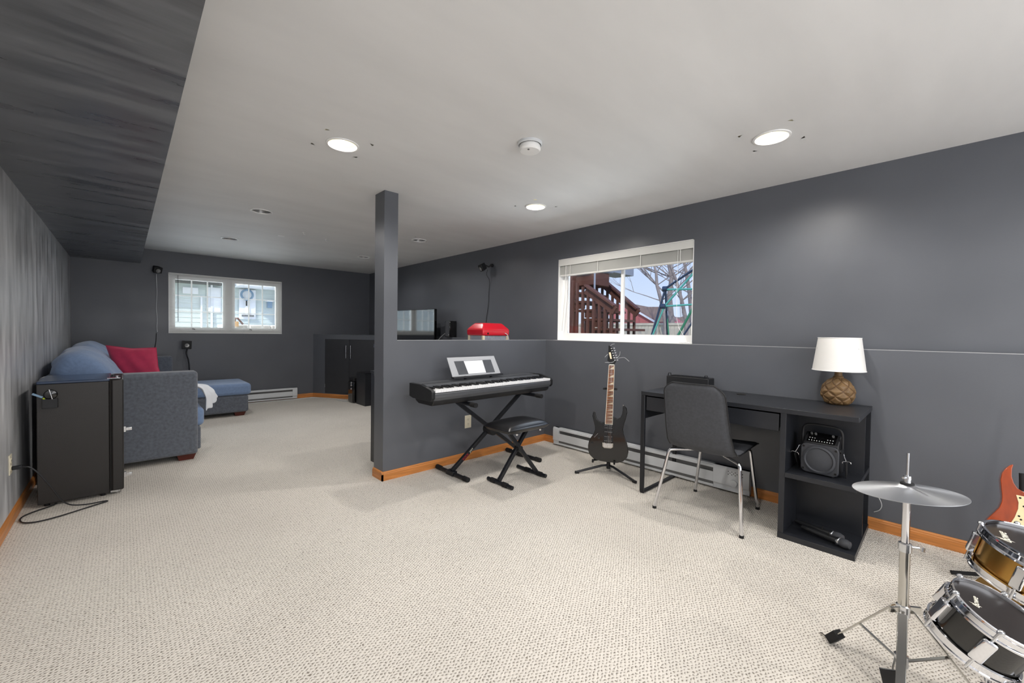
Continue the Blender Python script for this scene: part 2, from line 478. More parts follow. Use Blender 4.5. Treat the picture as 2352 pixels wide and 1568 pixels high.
M_highlight = mat('painted_ledge_highlight', (0.34, 0.345, 0.36), 0.35, linear=True)  # added pale strips paint a highlight line along the ledge edges
st(MB().box(XR - .0015, XR + .006, YF, YH, L - .001, L + .0035), 'trim_highlight_2', M_highlight)
st(MB().box(1.628, XR, YH - .0015, YH + .006, L - .001, L + .0035), 'trim_highlight_3', M_highlight)
# low closet across the far corner (diagonal)
DA = Vector((2.48, 7.86, 0)); DB = Vector((3.451, 6.298, 0)); dd = (DB - DA).normalized(); dn = Vector((dd.y, -dd.x, 0))
def dg(s, o, z): return DA + dd * s + dn * (-o) * -1 + Vector((0, 0, z)) if False else DA + dd * s + dn * o + Vector((0, 0, z))
if dn.dot(Vector((-1, -1, 0))) < 0: dn = -dn
DL = (DB - DA).length
b = MB()
def dbox(b, s0, s1, o0, o1, z0, z1):
    vs = [dg(s, o, z) for z in (z0, z1) for o in (o0, o1) for s in (s0, s1)]
    return b.add(vs, [(0, 2, 3, 1), (4, 5, 7, 6), (0, 1, 5, 4), (2, 6, 7, 3), (0, 4, 6, 2), (1, 3, 7, 5)])
S0, S1, S2 = 0.252, 0.754, 1.262
dbox(b, 0, S0, -.02, 0, 0, L); dbox(b, S2, DL, -.02, 0, 0, L)
dbox(b, S0, S2, -.02, 0, 1.05, L); dbox(b, S0, S2, -.02, 0, 0, .085); dbox(b, S0, S2, -.03, -.02, .08, 1.05)
st(b, 'wall_corner', M_wall)
b = MB(); b.add([DA + Vector((0, 0, L)), DB + Vector((0, 0, L)), Vector((XU, DB.y, L)), Vector((XU, YB, L))], [(0, 1, 2, 3)])
st(b, 'trim_1', M_wall)
for i, (a, c, hs) in enumerate(((S0, S1, S1 - .045), (S1, S2, S1 + .045))):
    d = empty_struct('door_%d' % (i + 1), dg((a + c) / 2, 0, .085))
    dbox(MB(), a + .004, c - .003, -.016, .006, .088, 1.046).build('door_panel', M_closet, d, bevel=.002)
    p = dg(hs, .032, .72); q = dg(hs, .032, .945)
    hb = MB().cyl(p, q, .008, n=10)
    for z in (.745, .92): hb.cyl(dg(hs, .004, z), dg(hs, .032, z), .004, n=8)
    hb.build('door_handle', M_steel, d)
    for z in (.19, .92):
        hx0 = a + .006 if i == 0 else c - .014
        dbox(MB(), hx0, hx0 + .008, .004, .012, z, z + .06).build('hinge', M_steel, d)

# oak baseboards with a moulded top edge
PROF = [(0, 0), (.013, 0), (.013, .052), (.010, .058), (.010, .064), (.006, .070), (0, .072)]
def baseboard(name, p, q, nrm):
    p = Vector(p); q = Vector(q); nrm = Vector(nrm).normalized(); mb = MB()
    k = len(PROF)
    mb.add([c + nrm * u + Vector((0, 0, v)) for c in (p, q) for u, v in PROF], [tuple(range(k)), tuple(range(k, 2 * k))[::-1]] + [(i, i + k, (i + 1) % k + k, (i + 1) % k) for i in range(k)])
    return st(mb, name, M_wood)
baseboard('baseboard_right', (XR, YF, 0), (XR, YH, 0), (-1, 0, 0))
baseboard('baseboard_left', (XL, YF, 0), (XL, YB, 0), (1, 0, 0))
baseboard('baseboard_back', (XL, YB, 0), (DA.x, YB, 0), (0, -1, 0))
baseboard('baseboard_corner', DA, DB, dn)
baseboard('baseboard_partition', (1.512 - .013, YH, 0), (XR, YH, 0), (0, -1, 0))
baseboard('baseboard_column', (1.512, YH - .013, 0), (1.512, YH2, 0), (-1, 0, 0))
baseboard('baseboard_right_rear', (XR, YH2, 0), (XR, DB.y, 0), (-1, 0, 0))

# ------------------------------------------------------------------ recessed lights
def can_light(cx, cy, state, label, group=None):
    t = thing('recessed_ceiling_light', label, 'ceiling light', (cx, cy, H - .004), 0, group)
    MB().lathe([(RC + .016, -.001), (RC + .015, -.006), (RC + .004, -.008), (RC - .002, -.002), (RC - .003, .006)], (cx, cy, H), 40).build('trim_ring', M_white, t)
    MB().lathe([(RC - .002, 0), (RC - .012, .035), (RC - .028, .085), (.030, .10)], (cx, cy, H), 40).build('reflector', M_goldcan if state else M_can, t)
    MB().lathe([(0.0001, .030 if state else .045), (.022, .034 if state else .047), (.040, .046 if state else .056), (.046, .065), (.040, .095)], (cx, cy, H), 32).build('bulb', M_bulb if state else M_bulboff, t)
    return t
names_lit = ['lit recessed ceiling light over the carpet left of the smoke detector', 'large lit recessed ceiling light nearest the right wall',
             'small lit recessed ceiling light beyond the smoke detector, above the digital piano']
for (c, lb) in zip(LIT, names_lit): can_light(*c, True, lb, 'recessed ceiling lights')
names_dim = ['unlit recessed light with bright white ring, left of the dark post', 'unlit recessed light farthest left, near the gridded window',
             'small unlit recessed light near the far corner, just left of the dark post', 'unlit recessed light just right of the dark post']
for (c, lb) in zip(DIM, names_dim): can_light(*c, False, lb, 'recessed ceiling lights')
for c in LIT + HID:
    light('lamp_bulb', 'SPOT', (c[0], c[1], H - .012), 47, (1.0, 0.955, 0.90), aim=(c[0], c[1], 0), spot_size=math.radians(165), spot_blend=0.6, shadow_soft_size=0.05)

for c in DIM:  # added fill spots below the unlit cans, brightening the far room
    light('fill_spot', 'SPOT', (c[0], c[1], H - .012), 24, (1.0, 0.97, 0.94), aim=(c[0], c[1], 0), spot_size=math.radians(168), spot_blend=0.8, shadow_soft_size=0.012)
# smoke detector
t = thing('smoke_detector', 'round white smoke detector on the ceiling', 'smoke detector', (1.745, 1.718, H))
MB().lathe([(.072, 0), (.073, -.012), (.066, -.016)], (1.745, 1.718, H), 40).build('mounting_plate', M_heater, t)
MB().lathe([(.058, -.014), (.062, -.020), (.0635, -.040), (.056, -.050), (.0001, -.052)], (1.745, 1.718, H), 40).build('cover', M_white, t)
MB().lathe([(.0001, -.0545), (.006, -.054), (.006, -.050)], (1.715, 1.70, H), 12).build('test_button', M_heat_dark, t)
# small fittings on the ceiling
tag(MB().box(1.33, 1.40, 5.48, 5.52, H - .006, H).build('ceiling_plate', M_white, bevel=.002), 'small white rectangular plate on the far ceiling', 'plate')
for (x, y, lb) in ((1.50, 5.105, 'tiny white hook in the far ceiling, nearer the lit room'), (1.808, 5.288, 'tiny white hook in the far ceiling, nearer the dark post')):
    hb = MB().lathe([(.014, 0), (.012, -.004), (.0001, -.005)], (x, y, H), 14)
    hb.tube([(x, y, H - .004), (x, y, H - .02), (x + .012, y, H - .03), (x + .02, y, H - .02)], .0025, 6, smooth=1)
    tag(hb.build('ceiling_hook', M_white), lb, 'hook', 'ceiling hooks')

# ------------------------------------------------------------------ window 1 (right wall, slider)
w1 = empty_struct('window_1', (XU, (WY0 + WY1) / 2, L))
FX0, FX1 = XU + .075, XU + .15
b = MB(); t_ = .006
b.box(XU - .002, FX0, WY1 - t_, WY1, L, WZ1); b.box(XU - .002, FX0, WY0, WY0 + t_, L, WZ1)
b.box(XU - .002, FX0, WY0, WY1, WZ1 - t_, WZ1)
b.box(XR - .001, FX0, WY0 - .0, WY1, L - .001, L + .004)
b.build('window_reveal', M_white, w1)
b = MB(); fw = .045
b.box(FX0, FX1, WY0, WY1, L + .003, L + .06); b.box(FX0, FX1, WY0, WY1, WZ1 - .045, WZ1)
b.box(FX0, FX1, WY1 - fw, WY1, L + .06, WZ1 - .045); b.box(FX0, FX1, WY0, WY0 + .02, L + .06, WZ1 - .045)
b.build('window_frame', M_white, w1, smooth=False)
ym = 2.235
def sash(x0, x1, y0, y1, z0, z1, s):
    b = MB(); b.box(x0, x1, y0, y1, z0, z0 + s); b.box(x0, x1, y0, y1, z1 - s, z1); b.box(x0, x1, y0, y0 + s, z0 + s, z1 - s); b.box(x0, x1, y1 - s, y1, z0 + s, z1 - s)
    o = b.build('sash', M_white, w1, smooth=False)
    MB().box((x0 + x1) / 2 - .002, (x0 + x1) / 2 + .002, y0 + s, y1 - s, z0 + s, z1 - s).build('pane', M_glass, o, smooth=False)
sash(FX0 + .004, FX0 + .03, ym - .02, WY1 - fw, L + .052, WZ1 - .04, .03)
sash(FX0 + .034, FX0 + .06, WY0 + .015, ym + .03, L + .052, WZ1 - .04, .024)

# raised blind of window 1
t = thing('window_blind', 'white horizontal blind pulled up at the top of the right-hand window', 'blind', (XU + .035, (WY0 + WY1) / 2, WZ1 - .02))
ya, yb_ = WY0 + .012, WY1 - .012
MB().box(XU + .012, XU + .046, ya, yb_, 1.975, 2.015).build('headrail', M_blind, t, bevel=.002)
MB().box(XU - .002, XU + .004, ya - .01, yb_ + .01, 1.955, 2.022).build('valance', M_blind, t, bevel=.002)
for i in range(22):
    z = 1.958 - i * .0042
    MB().add([(XU + .010, ya, z - .012), (XU + .022, ya, z + .001), (XU + .034, ya, z + .004), (XU + .010, yb_, z - .012), (XU + .022, yb_, z + .001), (XU + .034, yb_, z + .004)],
             [(0, 1, 4, 3), (1, 2, 5, 4)]).build('slat', M_blind, t)
MB().box(XU + .012, XU + .046, ya, yb_, 1.842, 1.860).build('bottom_rail', M_blind, t, bevel=.003)
for y in (WY0 + .12, WY0 + .5, WY0 + .98, WY1 - .16):
    MB().box(XU + .004, XU + .0055, y - .004, y + .004, 1.85, 1.975).build('ladder_tape', M_blind, t)
MB().tube([(XU + .004, WY1 - .10, 1.96), (XU - .001, WY1 - .105, 1.7), (XU + .004, WY1 - .06, 1.24)], .004, 8).build('tilt_wand', M_blind, t)
b = MB().tube([(XU + .002, WY0 + .14, 1.97), (XU + .0, WY0 + .142, 1.5), (XU + .002, WY0 + .135, 1.30), (XU - .002, WY0 + .06, 1.19), (XU - .03, WY0 + .03, 1.145)], .0016, 6, smooth=1)
rr = random.Random(3); pts = []
for i in range(26):
    pts.append((XU - .03 + rr.uniform(-.018, .022), WY0 + .06 + rr.uniform(-.07, .06) - (i > 20) * .05, L + .005 + rr.uniform(0, .014)))
b.tube(pts, .002, 5, smooth=1)
b.build('lift_cord', M_white, t)

# ------------------------------------------------------------------ window 2 (back wall, gridded pair)
w2 = empty_struct('window_2', ((BX0 + BX1) / 2, YB, L))
FY0, FY1 = YB + .055, YB + .13
b = MB()
b.box(BX0, BX0 + t_, YB - .002, FY0, L, BZ1); b.box(BX1 - t_, BX1, YB - .002, FY0, L, BZ1); b.box(BX0, BX1, YB - .002, FY0, BZ1 - t_, BZ1); b.box(BX0, BX1, YB - .012, FY0, L - .001, L + .006)
b.build('window_reveal', M_white, w2)
b = MB()
b.box(BX0, BX1, FY0, FY1, L, L + .045); b.box(BX0, BX1, FY0, FY1, BZ1 - .04, BZ1); b.box(BX0, BX0 + .035, FY0, FY1, L + .045, BZ1 - .04); b.box(BX1 - .035, BX1, FY0, FY1, L + .045, BZ1 - .04)
xm = (BX0 + BX1) / 2
b.box(xm - .035, xm + .035, FY0, FY1, L + .045, BZ1 - .04)
b.build('window_frame', M_white, w2, smooth=False)
for (xa, xb) in ((BX0 + .035, xm - .035), (xm + .035, BX1 - .035)):
    z0, z1, s = L + .045, BZ1 - .04, .045
    b = MB(); b.box(xa, xb, FY0 - .006, FY0 + .045, z0, z0 + s); b.box(xa, xb, FY0 - .006, FY0 + .045, z1 - s, z1)
    b.box(xa, xa + s, FY0 - .006, FY0 + .045, z0 + s, z1 - s); b.box(xb - s, xb, FY0 - .006, FY0 + .045, z0 + s, z1 - s)
    o = b.build('sash', M_white, w2, smooth=False)
    g0, g1, h0, h1 = xa + s, xb - s, z0 + s, z1 - s
    MB().box(g0, g1, FY0 + .022, FY0 + .026, h0, h1).build('pane', M_glass, o, smooth=False)
    b = MB()
    for k in (1, 2):
        xx = g0 + (g1 - g0) * k / 3; b.box(xx - .009, xx + .009, FY0 + .010, FY0 + .020, h0, h1)
        zz = h0 + (h1 - h0) * k / 3; b.box(g0, g1, FY0 + .011, FY0 + .019, zz - .007, zz + .007)
    b.build('muntin_grid', M_white, o)
    MB().tube([(xa + .25, FY0, z0 + .02), (xa + .25, FY0 - .02, z0 + .025), (xa + .28, FY0 - .022, z0 + .015)], .006, 8).build('crank_handle', M_heat_dark, o)
t = thing('window_blind', 'white horizontal blind lowered with open slats over the gridded far window', 'blind', (xm, YB + .03, L))
MB().box(BX0 + .01, BX1 - .01, YB + .008, YB + .04, BZ1 - .028, BZ1 - .004).build('headrail', M_blind, t, bevel=.002)
b = MB()
nz_ = 44
for i in range(nz_):
    z = L + .03 + i * (BZ1 - .05 - L - .03) / nz_
    b.add([(BX0 + .012, YB + .014, z - .0006), (BX1 - .012, YB + .014, z - .0006), (BX1 - .012, YB + .030, z + .0008), (BX0 + .012, YB + .030, z + .0008)], [(0, 1, 2, 3)])
b.build('slats', M_blind, t, kind='stuff')
MB().box(BX0 + .012, BX1 - .012, YB + .012, YB + .038, L + .008, L + .022).build('bottom_rail', M_blind, t, bevel=.002)
for x in (BX0 + .13, xm - .12, xm + .2, BX1 - .13):
    MB().box(x - .001, x + .001, YB + .012, YB + .0135, L + .02, BZ1 - .02).build('ladder_string', M_blind, t)
MB().tube([(BX0 + .11, YB + .008, BZ1 - .03), (BX0 + .11, YB + .006, BZ1 - .72)], .0035, 8).build('tilt_wand', M_heat_dark, t)
# ------------------------------------------------------------------ baseboard heaters
def heater(name, label, P0, P1, nrm, thermostat, hh=.196):
    """P0 -> P1 along the wall, nrm away from it"""
    P0 = Vector(P0); P1 = Vector(P1); n = Vector(nrm); d = (P1 - P0); Lh = d.length; d.normalize()
    t = thing(name, label, 'heater', (P0 + P1) / 2)
    def P(s, o, z): return P0 + d * s + n * o + Vector((0, 0, z))
    def bx(b, s0, s1, o0, o1, z0, z1):
        vs = [P(s, o, z) for z in (z0, z1) for o in (o0, o1) for s in (s0, s1)]
        return b.add(vs, [(0, 2, 3, 1), (4, 5, 7, 6), (0, 1, 5, 4), (2, 6, 7, 3), (0, 4, 6, 2), (1, 3, 7, 5)])
    e0, e1 = .075, (.26 if thermostat else .075)
    b = MB(); bx(b, 0, Lh, .016, .020, .012, hh); bx(b, 0, Lh, .016, .055, hh - .012, hh)
    bx(b, 0, Lh, .020, .062, hh - .030, hh - .010); bx(b, 0, Lh, .020, .058, .012, .022)
    b.build('back_housing', M_heater, t, bevel=.002)
    b = MB(); bx(b, e0, Lh - e1, .060, .066, .058, .136); b.build('front_cover', M_heater, t, bevel=.002)
    b = MB(); bx(b, e0, Lh - e1, .030, .056, .024, .056); b.build('lower_channel', M_heat_dark, t)
    b = MB(); bx(b, e0, Lh - e1, .024, .040, .060, hh - .032); b.build('heating_fins', M_heat_dark, t)
    b = MB(); bx(b, e0, Lh - e1, .050, .062, .018, .034); b.build('bottom_lip', M_heater, t, bevel=.001)
    for a, c in ((0, e0), (Lh - e1, Lh)):
        b = MB()
        pr = [(.018, .012), (.056, .012), (.056, .045), (.068, .060), (.068, hh - .022), (.060, hh), (.018, hh)]
        b.prism(pr, a, c, lambda u, v, s: P(s, u, v)); b.build('end_cap', M_heater, t, bevel=.0015)
    if thermostat:
        s = Lh - .075
        b = MB(); c0 = P(s - .03, .069, .085)
        b.lathe([(.034, 0), (.034, .002), (.026, .003), (.025, .014), (.0001, .016)], c0, 28, n); b.build('thermostat_dial', M_heater, t)
        b = MB()
        for i in range(9):
            for j in range(3):
                if (i + j) % 2 == 0:
                    bx(b, s - .075 + i * .0125, s - .075 + i * .0125 + .006, .0675, .0685, hh - .055 + j * .011, hh - .049 + j * .011)
        b.build('vent_holes', M_slot, t, kind='stuff')
    return t
heater('baseboard_heater', 'long white baseboard heater with thermostat dial under the right window', (XR, 2.915, 0), (XR, .985, 0), (-1, 0, 0), True)
heater('baseboard_heater', 'white baseboard heater on the far wall right of the chaise', (.30, YB, 0), (2.20, YB, 0), (0, -1, 0), False)

# ------------------------------------------------------------------ outlets
def outlet(label, c, n, cat='outlet'):
    n = Vector(n); u = Vector((0, 0, 1)); s = n.cross(u)
    def P(a, z, o): return Vector(c) + s * a + u * z + n * o
    t = thing('wall_outlet', label, cat, c)
    b = MB(); b.prism([(-.037, -.06), (.037, -.06), (.037, .06), (-.037, .06)], 0, .005, P); b.build('cover_plate', M_ivory, t, bevel=.002)
    for z in (-.022, .022):
        b = MB(); b.lathe([(.0165, .004), (.0165, .0075), (.0001, .0078)], P(0, z, 0), 20, n); o = b.build('socket', M_ivory, t)
        b = MB()
        for a in (-.006, .006): b.prism([(a - .001, z - .002), (a + .001, z - .002), (a + .001, z + .007), (a - .001, z + .007)], .0078, .0084, P)
        b.prism([(-.002, z - .011), (.002, z - .011), (.002, z - .007), (-.002, z - .007)], .0078, .0084, P)
        b.build('slots', M_slot, o, kind='stuff')
    return t
outlet('ivory wall outlet on the half wall behind the piano stand', (2.365, YH, .363), (0, -1, 0))
outlet('wall outlet on the left wall with the fridge cord plugged in', (XL, 3.895, .365), (1, 0, 0))
outlet('small outlet high on the right wall beyond the dark post', (XU, 7.53, 1.24), (-1, 0, 0))

# fridge cord
t = thing('power_cord', 'black power cord looping on the carpet beside the fridge', 'cord', (-.2, 3.95, 0))
MB().box(XL + .008, XL + .05, 3.882, 3.908, .330, .352).build('plug', M_black, t, bevel=.004)
MB().tube([(XL + .045, 3.895, .341), (XL + .09, 3.89, .335), (XL + .16, 3.90, .20), (XL + .22, 3.92, .05), (XL + .30, 3.96, .010), (-.10, 3.97, .008),
           (-.085, 3.955, .007), (-.14, 3.93, .007), (-.36, 3.80, .007), (-.46, 3.83, .007), (-.485, 3.95, .009), (-.44, 4.03, .007), (-.36, 4.09, .007), (-.34, 4.12, .01)], .0042, 8, smooth=3).build('cable', M_bcable, t)

# ------------------------------------------------------------------ mini fridge
t = thing('mini_fridge', 'black mini fridge with its door edge facing the sofa arm', 'fridge', (-.2, 4.39, 0))
F0, F1, G0, G1, FT = -.425, -.008, 4.10, 4.60, .842
b = MB().box(F0, F1 - .075, G0, G1, .022, FT - .018); b.build('body', M_fridge, t, bevel=.004)
MB().box(F0, F1 - .072, G0 - .001, G1, FT - .018, FT).build('top_panel', M_fridge_top, t, bevel=.005)
o = MB().box(F1 - .062, F1, G0 - .002, G1, .030, FT - .008).build('door', M_fridge, t, bevel=.008)
MB().box(F1 - .073, F1 - .062, G0 + .008, G1 - .01, .034, FT - .012).build('door_gasket', M_slot, o)
b = MB().box(F1 - .085, F1 - .015, G0 + .01, G0 + .05, FT - .004, FT + .004); b.cyl((F1 - .03, G0 + .03, FT), (F1 - .03, G0 + .03, FT + .018), .011)
b.build('top_hinge', M_chrome, t, bevel=.001)
b = MB().box(F1 - .07, F1 - .02, G0 + .01, G0 + .05, .018, .03); b.cyl((F1 - .04, G0 + .03, .01), (F1 - .04, G0 + .03, .03), .010); b.build('bottom_hinge', M_steel, t)
for (x, y) in ((F0 + .04, G0 + .04), (F1 - .11, G0 + .04), (F0 + .04, G1 - .04), (F1 - .11, G1 - .04)):
    MB().cyl((x, y, 0), (x, y, .024), .014, n=12).build('foot', M_rubber, t)
for z in (.465, .130):
    b = MB().box(F1, F1 + .012, G0 + .01, G0 + .03, z - .02, z + .02); b.box(F1 + .012, F1 + .045, G0 + .014, G0 + .019, z - .011, z + .011)
    b.box(F1 + .026, F1 + .042, G0 + .010, G0 + .015, z - .006, z + .006)
    b.build('latch', M_steel, t, bevel=.001)
# pocket clipped on the fridge side
t = thing('pen_holder', 'small black pocket stuck on the near side of the fridge', 'holder', (-.36, G0, .665))
b = MB(); b.box(-.397, -.327, G0 - .032, G0 - .030, .668, .728); b.box(-.397, -.395, G0 - .032, G0 - .001, .668, .728); b.box(-.329, -.327, G0 - .032, G0 - .001, .668, .728); b.box(-.397, -.327, G0 - .032, G0 - .001, .666, .669)
b.build('pocket', M_blackp, t, bevel=.001)
MB().lathe([(.001, -.001), (.030, -.003), (.032, -.010), (.028, -.016), (.0001, -.018)], (-.36, G0 - .0, .755), 28, (0, 1, 0)).build('suction_disc', M_gloss, t)
t = tag(MB().bar((-.352, G0 - .026, .725), (-.366, G0 - .030, .792), .013, .006).build('bottle_opener', M_steel, bevel=.002), 'steel bottle opener standing in the fridge side pocket', 'bottle opener')
t = thing('lighter', 'pale blue and lime lighter sticking out of the fridge side pocket', 'lighter', (-.40, G0 - .02, .70))
MB().bar((-.385, G0 - .02, .722), (-.392, G0 - .02, .736), .012, .008).build('lime_band', M_lime, t)
MB().bar((-.395, G0 - .02, .740), (-.440, G0 - .022, .768), .020, .012).build('body', M_pen, t, bevel=.002)

# ------------------------------------------------------------------ sofa with chaise
t = thing('sectional_sofa', 'slate blue sectional sofa with chaise along the left wall', 'sofa', (0, 6.1, 0))
def rbox(x0, x1, y0, y1, z0, z1, name, mt, par, r=.03, seg=4, puff=0.0):
    b = MB().box(x0, x1, y0, y1, z0, z1)
    return b.build(name, mt, par, bevel=r, seg=seg)
rbox(XL + .03, .49, 4.72, 4.90, .055, .815, 'armrest', M_sofa, t, .028)
rbox(XL + .03, .49, 7.46, 7.62, .055, .815, 'armrest', M_sofa, t, .028)
rbox(XL + .02, -.22, 4.90, 7.46, .055, .80, 'backrest', M_sofa, t, .03)
rbox(-.22, .53, 4.90, 6.70, .055, .27, 'base', M_sofa, t, .015)
rbox(-.22, .56, 4.91, 6.70, .27, .45, 'seat_cushion', M_sofa2, t, .045, 5)
rbox(-.22, 1.265, 6.71, 7.455, .055, .29, 'chaise_base', M_sofa, t, .03)
def puffgrid(x0, x1, y0, y1, z0, z1, amp, name, mt, par, nx=14, ny=16, wr=0.0, M=None, th=None):
    """closed soft cushion between two z levels, pillowed top and bottom"""
    b = MB(M)
    def f(side):
        def g(u, v):
            e = (1 - abs(2 * u - 1) ** 6) * (1 - abs(2 * v - 1) ** 6)
            e = max(e, 0) ** .5
            zm = (z0 + z1) / 2; hz = (z1 - z0) / 2
            k = .5 + .5 * e
            ww = wr * math.sin(v * 23 + 4 * math.sin(u * 7)) * e
            cx, cy = (x0 + x1) / 2, (y0 + y1) / 2
            s = 1.0
            return (cx + (u - .5) * (x1 - x0) * s, cy + (v - .5) * (y1 - y0) * s, zm + side * (hz * e ** .6 + amp * e * math.sin(PI * u) * math.sin(PI * v)) + ww)
        return g
    b.grid(nx, ny, f(1)); b.grid(nx, ny, f(-1))
    o = b.build(name, mt, par, ang=80)
    md = o.modifiers.new('weld', 'WELD'); md.merge_threshold = .002
    sb = o.modifiers.new('s', 'SUBSURF'); sb.levels = 1; sb.render_levels = 1
    return o
rbox(-.22, 1.297, 6.70, 7.458, .292, .452, 'chaise_cushion', M_sofa2, t, .045, 5)
for (x, y) in ((.41, 4.81), (1.17, 6.80), (1.17, 7.38), (-.40, 4.81)):
    b = MB(); h = .07
    b.add([(x - h, y - .05, .056), (x + h, y - .05, .056), (x + h, y + .05, .056), (x - h, y + .05, .056), (x - h + .015, y - .04, 0), (x + h - .02, y - .04, 0), (x + h - .02, y + .04, 0), (x - h + .015, y + .04, 0)],
          [(0, 1, 2, 3), (4, 7, 6, 5), (0, 4, 5, 1), (1, 5, 6, 2), (2, 6, 7, 3), (3, 7, 4, 0)])
    b.build('foot', M_footwood, t)
# slumped back cushions, wedge profile swept along the sofa
def back_cushion(y0, y1, h1, ph, name, top_x):
    b = MB(); nu, nv = 26, 22
    prof = [(-.20, .455), (-.08, .46), (.02, .52), (.02, .66), (-.05, .82), (-.15, .96), (-.27, h1), (-.38, h1 - .02), (-.45, h1 - .12), (-.46, .82), (-.44, .79), (-.23, .79)]
    def sample(u):
        k = u * (len(prof) - 1); i = min(int(k), len(prof) - 2); f = k - i
        return (prof[i][0] * (1 - f) + prof[i + 1][0] * f, prof[i][1] * (1 - f) + prof[i + 1][1] * f)
    cx, cz = -.24, .78
    def g(u, v):
        x, z = sample(u)
        e = (1 - abs(2 * v - 1) ** 5)
        s = .62 + .38 * max(e, 0) ** .6
        wv = (.014 * math.sin(z * 40 + 7 * math.sin(v * 5 + ph)) + .010 * math.sin(v * 26 + z * 9)) * e * (1 if z > .6 else .3)
        x2 = cx + (x - cx) * s + wv; z2 = cz + (z - cz) * s - .02 * math.sin(PI * v) * 0
        x2 = max(x2, XL + .015)
        return (x2, y0 + v * (y1 - y0), max(z2, .455 if x2 > -.22 else .80))
    b.grid(nu, nv, g)
    k = len(b.v)
    b.f.append(tuple(i * nv for i in range(nu))); b.f.append(tuple(i * nv + nv - 1 for i in range(nu)))
    o = b.build(name, M_sofa2, t, ang=60)
    sb = o.modifiers.new('s', 'SUBSURF'); sb.levels = 1; sb.render_levels = 2
    return o
back_cushion(4.93, 6.18, 1.03, 0, 'back_cushion', 0)
back_cushion(6.16, 7.44, 1.05, 2, 'back_cushion', 0)

# crimson pillow leaning on the back cushions
def pillow(name, C, u, v, n, w, h, th, mt, label, cat):
    u = Vector(u).normalized(); v = Vector(v).normalized(); n = u.cross(v).normalized(); C = Vector(C)
    b = MB(); N_ = 20
    def g(side):
        def f(a, c):
            A, B_ = 2 * a - 1, 2 * c - 1
            e = max((1 - A * A) * (1 - B_ * B_), 0)
            pin = 1 - .10 * (1 - abs(A)) * abs(B_) ** 4 * 1.0; pin2 = 1 - .10 * (1 - abs(B_)) * abs(A) ** 4
            wr = .006 * math.sin(9 * A + 5 * B_) * e
            return C + u * (A * w / 2 * pin2) + v * (B_ * h / 2 * pin) + n * (side * th / 2 * e ** .45 + wr)
        return f
    b.grid(N_, N_, g(1)); b.grid(N_, N_, g(-1))
    o = b.build(name, mt, ang=80)
    md = o.modifiers.new('weld', 'WELD'); md.merge_threshold = .001
    sb = o.modifiers.new('s', 'SUBSURF'); sb.levels = 1; sb.render_levels = 1
    return tag(o, label, cat)
pillow('throw_pillow', (.085, 5.72, .81), (.95, -.28, -.06), (-.16, .10, .98), None, .40, .42, .15, M_red, 'crimson throw pillow leaning on the blue sofa cushions', 'pillow')

# white blanket hanging over the seat front / near the chaise
t = thing('blanket', 'white blanket draped over the front of the sofa seat', 'blanket', (.58, 5.2, .3))
b = MB()
def bl(u, v):
    # u: from the heap on the seat, over its crest and down the front; v: along the sofa
    path = [(.10, .50), (.26, .66), (.44, .70), (.575, .64), (.63, .54), (.645, .40)]
    k = u * 5; i = min(int(k), 4); f = k - i
    x = path[i][0] * (1 - f) + path[i + 1][0] * f; z = path[i][1] * (1 - f) + path[i + 1][1] * f
    z -= .10 * v * (1 - u) + .02 * v; z = z + (.10 * v * u * u)
    x += .09 * v * u - .05 * (1 - v) * u
    return (x + .014 * math.sin(v * 15 + u * 4), 4.925 + v * .42 + .03 * u, z + .010 * math.sin(v * 19 + u * 6))
b.grid(22, 20, bl)
o = b.build('draped_cloth', M_blanket, t, ang=80)
md = o.modifiers.new('sol', 'SOLIDIFY'); md.thickness = .012
md = o.modifiers.new('s', 'SUBSURF'); md.levels = 1; md.render_levels = 2

# ------------------------------------------------------------------ surround speakers
def small_speaker(label, C, f, up, w=.10, h=.105, d=.085, wall=None, name='satellite_speaker'):
    f = Vector(f).normalized(); up = Vector(up); s = f.cross(up).normalized(); up = s.cross(f).normalized(); C = Vector(C)
    def P(a, z, o): return C + s * a + up * z + f * o
    t = thing(name, label, 'speaker', C)
    b = MB(); W2, H2 = w / 2, h / 2
    fr_ = [P(-W2, -H2, 0), P(W2, -H2, 0), P(W2, H2, 0), P(-W2, H2, 0)]; bk = [P(-W2 * .6, -H2 * .8, -d), P(W2 * .6, -H2 * .8, -d), P(W2 * .6, H2 * .95, -d), P(-W2 * .6, H2 * .95, -d)]
    b.add(fr_ + bk, [(0, 1, 2, 3), (4, 7, 6, 5), (0, 4, 5, 1), (1, 5, 6, 2), (2, 6, 7, 3), (3, 7, 4, 0)])
    b.build('cabinet', M_blackp, t, bevel=.008, seg=3)
    MB().lathe([(.026, 0), (.028, .003), (.022, .001), (.012, -.001), (.008, .004), (.0001, .006)], P(0, -.008, .0015), 24, f).build('driver', M_can, t)
    return t, P
t, P = small_speaker('small black speaker mounted above left of the far window', (.352, 7.72, 2.025), (.35, -.85, -.35), (0, 0, 1), .105, .09, .09)
MB().tube([P(0, 0, -.085), (.33, 7.80, 2.05), (.325, YB - .002, 2.055)], .010, 10).build('wall_bracket', M_blackp, t)
tag(MB().tube([(.335, 7.80, 1.98), (.338, 7.845, 1.88), (.343, 7.85, 1.7), (.333, 7.85, 1.50), (.344, 7.85, 1.35), (.338, 7.85, 1.2), (.345, 7.85, 1.15)], .0045, 8, smooth=2).build('speaker_cable', M_cable),
    'thin white cable hanging below the far-left wall speaker', 'cable')
tag(MB().tube([(.335, 7.85, 1.13), (.330, 7.85, 1.0), (.31, 7.84, .88), (.30, 7.82, .78)], .004, 8, smooth=2).build('speaker_cable', M_bcable),
    'thin dark cable on the lower wall behind the sofa', 'cable')
